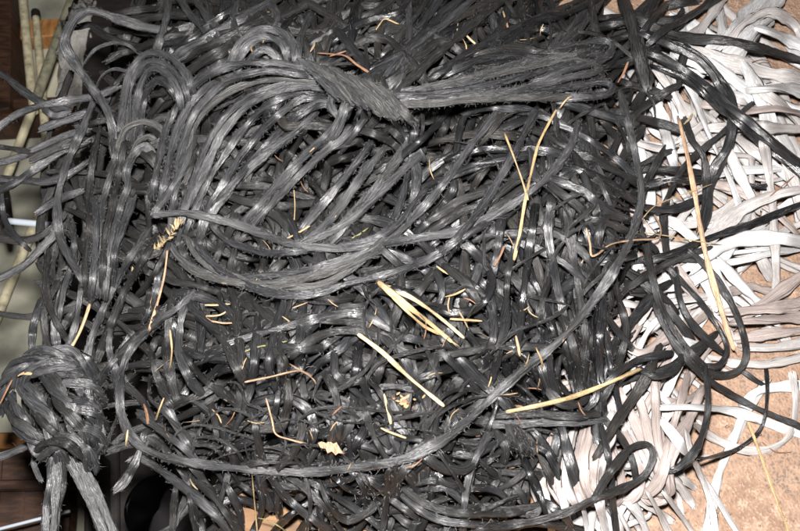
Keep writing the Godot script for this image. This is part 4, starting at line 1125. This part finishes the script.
func build_straw() -> void:
	# stalks that stand out
	for t in [
		[M.straw_pink, 7.0, [678, 116, 686, 150, 694, 190, 700, 226, 706, 256, 718, 300, 734, 350], "long pale straw stalk lying across black strands onto white twine", {"node": true, "node_at": 0.6, "split": 1}],
		[M.straw_gold, 6.5, [506, 412, 536, 406, 572, 397, 606, 384, 640, 369], "frayed golden straw bridging the heap and the white twine", {"split": 3}],
		[M.straw_pale, 5.2, [358, 334, 382, 352, 410, 378, 444, 406], "straight pale straw slanting across the crinkled middle of the heap", {"node": true, "node_at": 0.85}],
		[M.straw_gold, 7.0, [378, 282, 400, 300, 426, 320, 452, 342], "fattest of three straws lying together on the heap", {"split": 2, "flat": 0.45}],
		[M.straw_pale, 5.0, [386, 286, 412, 298, 438, 316, 464, 338], "pale straw beside the fattest one of three", {"flat": 0.45}],
		[M.straw_gold, 4.5, [392, 296, 408, 312, 424, 326, 440, 334], "short straw tucked under the fattest one of three", {"flat": 0.45}],
		[M.straw_pink, 3.6, [168, 246, 164, 278, 156, 308, 148, 334], "pinkish stem hanging from the feathery grass head", {}],
		[M.straw_pale, 6.0, [90, 304, 84, 322, 76, 340, 65, 356], "thick short pale straw lodged above the knot", {"flat": 0.5}],
		[M.straw_gold, 4.2, [748, 422, 758, 448, 768, 476, 778, 504, 792, 540], "yellow straw lying on the bare speckled slab", {"node": true, "node_at": 0.35}],
		[M.straw_gold, 4.0, [514, 260, 520, 232, 526, 196, 536, 152, 542, 136, 556, 110], "long orange straw standing steeply through the arching strands", {"split": 1}],
		[M.straw, 2.6, [504, 132, 514, 158, 522, 180, 528, 200], "thin stalk meeting the long orange straw", {}],
		[M.straw_pink, 3.2, [245, 382, 270, 377, 298, 371, 312, 378, 316, 384], "pinkish stem with a bent tip on the crinkled loops", {}],
		[M.straw_pink, 2.4, [290, 364, 300, 370, 312, 376], "thin twig forked from the pinkish bent stem", {}],
		[M.straw_pink, 2.4, [266, 398, 272, 420, 276, 434, 292, 440, 320, 447], "thin bent stem holding a small dry leaf", {}],
		[M.straw_red, 3.4, [318, 53, 332, 54, 346, 56, 356, 64, 370, 73], "reddish dry blade lying on the hank binding", {"flat": 0.3}],
		[M.straw_red, 2.6, [330, 56, 340, 53, 346, 51], "short reddish splinter beside the reddish blade", {}],
		[M.straw_green, 3.2, [480, 58, 496, 58, 514, 60], "pale greenish straw lying above the folded tail", {}],
		[M.straw, 2.2, [503, 11, 508, 28, 514, 46], "thin straw stuck among the slanting upper strands", {}],
		[M.straw_gold, 2.8, [373, 35, 380, 24, 386, 19, 402, 26], "kinked golden straw above the reddish blade", {}],
		[M.straw_gold, 2.6, [416, 34, 426, 31, 438, 34], "small golden chip by the vertical upper strand", {}],
		[M.straw, 2.2, [640, 222, 652, 208, 668, 200, 690, 192, 712, 184], "very thin grass stem crossing the long pale stalk upward", {}],
		[M.straw, 2.2, [640, 232, 668, 236, 696, 241, 722, 245], "very thin grass stem crossing the long pale stalk level", {}],
		[M.straw_pink, 2.8, [654, 214, 660, 226, 658, 238, 634, 240, 612, 244, 600, 252], "reddish bent stem curling beside the long pale stalk", {}],
		[M.straw_pink, 2.2, [586, 228, 590, 244, 592, 256, 604, 250], "reddish hooked chip on the right flank of the heap", {}],
		[M.straw_gold, 3.0, [252, 474, 254, 496, 258, 540], "upright yellow straw below the long curved strand", {}],
		[M.straw_green, 2.0, [258, 518, 272, 522, 290, 534], "thin straw curving away from the upright yellow straw", {}],
		[M.straw_pale, 4.0, [384, 394, 388, 410, 391, 424], "short whitish straw standing among the crinkled loops", {}],
		[M.straw_pale, 3.0, [381, 428, 392, 433, 406, 438], "whitish chip above the long curved strand", {}],
		[M.straw_gold, 3.0, [450, 319, 466, 320, 482, 321], "level golden straw on the right flank", {}],
		[M.straw_green, 2.4, [244, 352, 258, 347, 276, 344, 290, 340], "greenish grass stem across the crinkled loops", {}],
		[M.straw_pale, 2.6, [205, 305, 216, 305, 230, 304], "upper straw of three in the hollow under the swoop", {}],
		[M.straw_pale, 2.2, [206, 316, 220, 315, 230, 309], "middle straw of three in the hollow under the swoop", {}],
		[M.straw_pink, 3.4, [212, 321, 222, 323, 234, 323], "lowest and widest straw of three in the hollow", {}],
		[M.straw_gold, 2.6, [536, 348, 542, 364, 538, 388], "greenish gold stalk leaning by the long curved strand", {}],
		[M.straw_pink, 3.6, [516, 336, 518, 346, 520, 356], "small pink chip above the long curved strand", {}],
		[M.straw_red, 3.0, [494, 266, 500, 256, 504, 246], "small brown splinter below the steep orange straw", {}],
		[M.straw, 2.4, [284, 240, 296, 234, 310, 226], "straw splinter in the dark gap of the hank", {}],
		[M.straw, 1.8, [294, 190, 295, 206, 294, 224], "hair thin stem upright in the dark gap", {}],
		[M.straw_gold, 3.0, [310, 152, 318, 144, 324, 136], "yellow chip in the upper end of the dark gap", {}],
		[M.straw_green, 2.6, [352, 238, 360, 234, 368, 228], "pale green chip under the fanned strands", {}],
		[M.straw, 2.2, [238, 2, 242, 14, 246, 26], "thin straw on the round coil of twine", {}],
		[M.straw_pale, 3.0, [128, 430, 127, 438, 126, 446], "short straw hanging from the long curved strand", {}],
		[M.straw_red, 4.2, [144, 404, 147, 414, 148, 424], "flat brown straw chip behind the long curved strand", {"flat": 0.3}],
		[M.straw, 3.4, [156, 420, 160, 408, 164, 398], "tan straw chip behind the brown one", {}],
		[M.straw_gold, 2.2, [170, 330, 172, 350, 170, 368], "golden stem in the gap beside the folded strand", {}],
		[M.straw_red, 2.6, [0, 404, 6, 392, 12, 380], "brown straw splinter caught in the knot", {"passes": 10, "z": [22, 26, 26]}],
		[M.straw, 5.0, [18, 376, 24, 373, 32, 374], "tan straw chip caught in the knot", {"passes": 10, "z": [30, 31, 31], "flat": 0.3}],
		[M.straw_red, 2.0, [752, 62, 764, 60, 778, 66], "fine reddish stem on the broad white strands", {}],
		[M.straw_red, 1.8, [770, 196, 782, 186, 794, 176], "fine reddish stem by the upright white strands", {}],
		[M.straw_red, 2.0, [762, 442, 776, 452, 792, 452], "fine reddish stem on the bare slab", {}],
		[M.straw_gold, 3.0, [560, 108, 566, 100, 572, 96], "golden tip beneath the folded tail", {}],
		[M.straw_red, 4.0, [618, 82, 624, 72, 628, 62], "reddish brown chip beside the wide flat strand", {}],
		[M.straw_pale, 3.2, [684, 124, 690, 118, 692, 114], "pale splinter at the top of the long pale stalk", {}],
	]:
		straw(t[0], t[1], t[2], t[3], t[4])
	slab_grit()
	feathery_head()
	dry_leaf()
	husk_clump()
	# chaff too slight to tell one from another
	var mats := [M.straw, M.straw_pale, M.straw_gold, M.straw_red, M.straw_pink]
	for k in 80:
		var p := Vector2(rng.randf_range(150, 590), rng.randf_range(290, 480))
		if k % 5 == 0: p = Vector2(rng.randf_range(220, 600), rng.randf_range(0, 60))
		elif k % 5 == 1: p = Vector2(rng.randf_range(220, 620), rng.randf_range(130, 300))
		var a := rng.randf() * TAU
		var l := rng.randf_range(4, 11)
		var b := a + rng.randf_range(-0.5, 0.5)
		straw(pick(mats), rng.randf_range(1.1, 2.4), [p.x, p.y, p.x + cos(a) * l, p.y + sin(a) * l, p.x + cos(a) * l + cos(b) * l, p.y + sin(a) * l + sin(b) * l],
			"tiny chip of chaff caught among the black twine", {"name": "chaff", "cat": "chaff", "group": "chaff caught among the black twine", "passes": 6, "flat": 0.4, "end": 0.4})

func slab_grit() -> void:
	# crumbs and grains lying loose on the bare slab
	var acc := fresh()
	for k in 620:
		var p := at(rng.randf_range(640, 830), rng.randf_range(-20, 560), 0.0)
		var r := rng.randf_range(0.00018, 0.0006) * (1.8 if rng.randf() < 0.06 else 1.0)
		var c := p + Vector3.UP * r * 0.5
		var b: int = acc.v.size()
		for d in [Vector3.UP, Vector3.RIGHT, Vector3.BACK, Vector3.LEFT, Vector3.FORWARD, Vector3.DOWN]:
			var e: Vector3 = (d + Vector3(rng.randf_range(-0.4, 0.4), rng.randf_range(-0.3, 0.3), rng.randf_range(-0.4, 0.4))) * r
			acc.v.append(c + e * Vector3(1.2, 0.8, 1.0)); acc.n.append(e.normalized()); acc.u.append(Vector2(rng.randf(), rng.randf()))
		for f in [[0, 1, 2], [0, 2, 3], [0, 3, 4], [0, 4, 1], [5, 2, 1], [5, 3, 2], [5, 4, 3], [5, 1, 4]]:
			for v in f: acc.i.append(b + v)
	var m := commit(acc, "grit", M.slab, self)
	m.set_meta("kind", "stuff")
	tag(m, "loose crumbs and grains scattered on the speckled slab", "grit")

func top_at(px: float, py: float) -> Vector3:
	var p := at(px, py, 0.05)
	for k in 3: p = at(px, py, look(p.x, p.z))
	return p

func feathery_head() -> void:
	# a dry grass head: a spine with overlapping bristly spikelets
	var a := top_at(132, 284) + Vector3.UP * 0.003; var b := top_at(168, 244) + Vector3.UP * 0.004
	var T := thing("grass_head", "feathery tan grass head lying above the knotted rope", "grass head", a)
	var P := PackedVector3Array()
	for i in 16: P.append(a.lerp(b, i / 15.0))
	var acc := fresh()
	sweep(P, 0.0016, 0.8, 7, acc, {"lobes": 0.3})
	commit(acc, "spine", M.straw, T)
	var ax := (b - a).normalized(); var sd := ax.cross(Vector3.UP).normalized()
	for k in 52:
		var s := fresh()
		var f := k / 33.0
		var q := rng.randf() * PI
		var d := (ax * rng.randf_range(-0.3, 0.9) + sd * cos(q) * rng.randf_range(0.3, 1.1) + Vector3.UP * (sin(q) * 0.7 + 0.05)).normalized()
		var l := lerpf(0.0022, 0.0058, rng.randf())
		var Q := PackedVector3Array()
		var st := a.lerp(b, f * 0.92)
		for i in 6: Q.append(st + d * l * (i / 5.0) + ax * l * 0.25 * pow(i / 5.0, 2))
		sweep(Q, rng.randf_range(0.0012, 0.0023), 0.45, 6, s, {"end": 0.2, "taper": 2, "lobes": 0.6})
		for h in 3:
			var R := PackedVector3Array()
			var dd := (d + Vector3(rng.randf_range(-1, 1), rng.randf_range(-0.3, 1), rng.randf_range(-1, 1)) * 0.4).normalized()
			for i in 4: R.append(Q[4] + dd * 0.0018 * (i / 3.0))
			sweep(R, 0.00028, 0.8, 4, s, {"end": 0.1, "taper": 2, "lobes": 0.0})
		commit(s, "spikelet", pick([M.straw_pale, M.straw_pale, M.straw]), T)

func leaf_shape(outline: Array, c: Vector3, right: Vector3, down: Vector3, size: float, curl: float) -> Dictionary:
	# a thin curled blade with two faces
	var acc := fresh()
	var n := outline.size()
	for f in [1.0, -1.0]:
		var b: int = acc.v.size()
		acc.v.append(c + Vector3.UP * (0.0004 * f + 0.0015)); acc.n.append(Vector3.UP * f); acc.u.append(Vector2(0.5, 0.05))
		for k in n:
			var o: Vector2 = outline[k]
			acc.v.append(c + right * o.x * size + down * o.y * size + Vector3.UP * (curl * (o.x * o.x - 0.4 * o.y) * size + 0.0002 * f))
			acc.n.append((Vector3.UP * f - right * o.x * 0.5).normalized()); acc.u.append(Vector2(0.5 + o.x * 0.3, o.y * 0.12))
		for k in n:
			var x := b + 1 + k; var y := b + 1 + (k + 1) % n
			if f > 0.0: acc.i.append(b); acc.i.append(x); acc.i.append(y)
			else: acc.i.append(b); acc.i.append(y); acc.i.append(x)
	return acc

func dry_leaf() -> void:
	var c := top_at(332, 449) + Vector3.UP * 0.001
	var out := []
	for p in [[-1.0, -0.25], [-0.75, -0.42], [-0.4, -0.35], [-0.2, -0.55], [0.1, -0.32], [0.35, -0.42], [0.6, 0.0], [0.95, 0.5], [0.5, 0.35], [0.3, 0.5], [0.0, 0.2], [-0.3, 0.35], [-0.45, 0.05], [-0.8, 0.05]]:
		out.append(Vector2(p[0], p[1]))
	var m := commit(leaf_shape(out, c, Vector3.RIGHT, Vector3.BACK, 0.0058, 0.55), "dry_leaf", M.straw_red, self)
	tag(m, "small jagged dry leaf at the end of the thin bent stem", "leaf")

func husk_clump() -> void:
	var c := top_at(404, 402)
	var T := thing("husk_clump", "crumbly yellowish clump of husks on the heap", "husk", c)
	for k in 22:
		var o := []
		for j in 7:
			var a := TAU * j / 7.0
			o.append(Vector2(cos(a), sin(a) * 0.5) * rng.randf_range(0.6, 1.2))
		var r := Vector3(rng.randf_range(-1, 1), rng.randf_range(-0.5, 0.5), rng.randf_range(-1, 1)).normalized()
		var d := r.cross(Vector3(rng.randf_range(-0.4, 0.4), 1, rng.randf_range(-0.4, 0.4))).normalized()
		commit(leaf_shape(o, c + Vector3(rng.randfn(0, 0.003), rng.randf() * 0.003, rng.randfn(0, 0.0018)), r, d, rng.randf_range(0.0008, 0.0017), 0.5), "husk", pick([M.straw_red, M.straw_pink, M.straw_gold]), T)
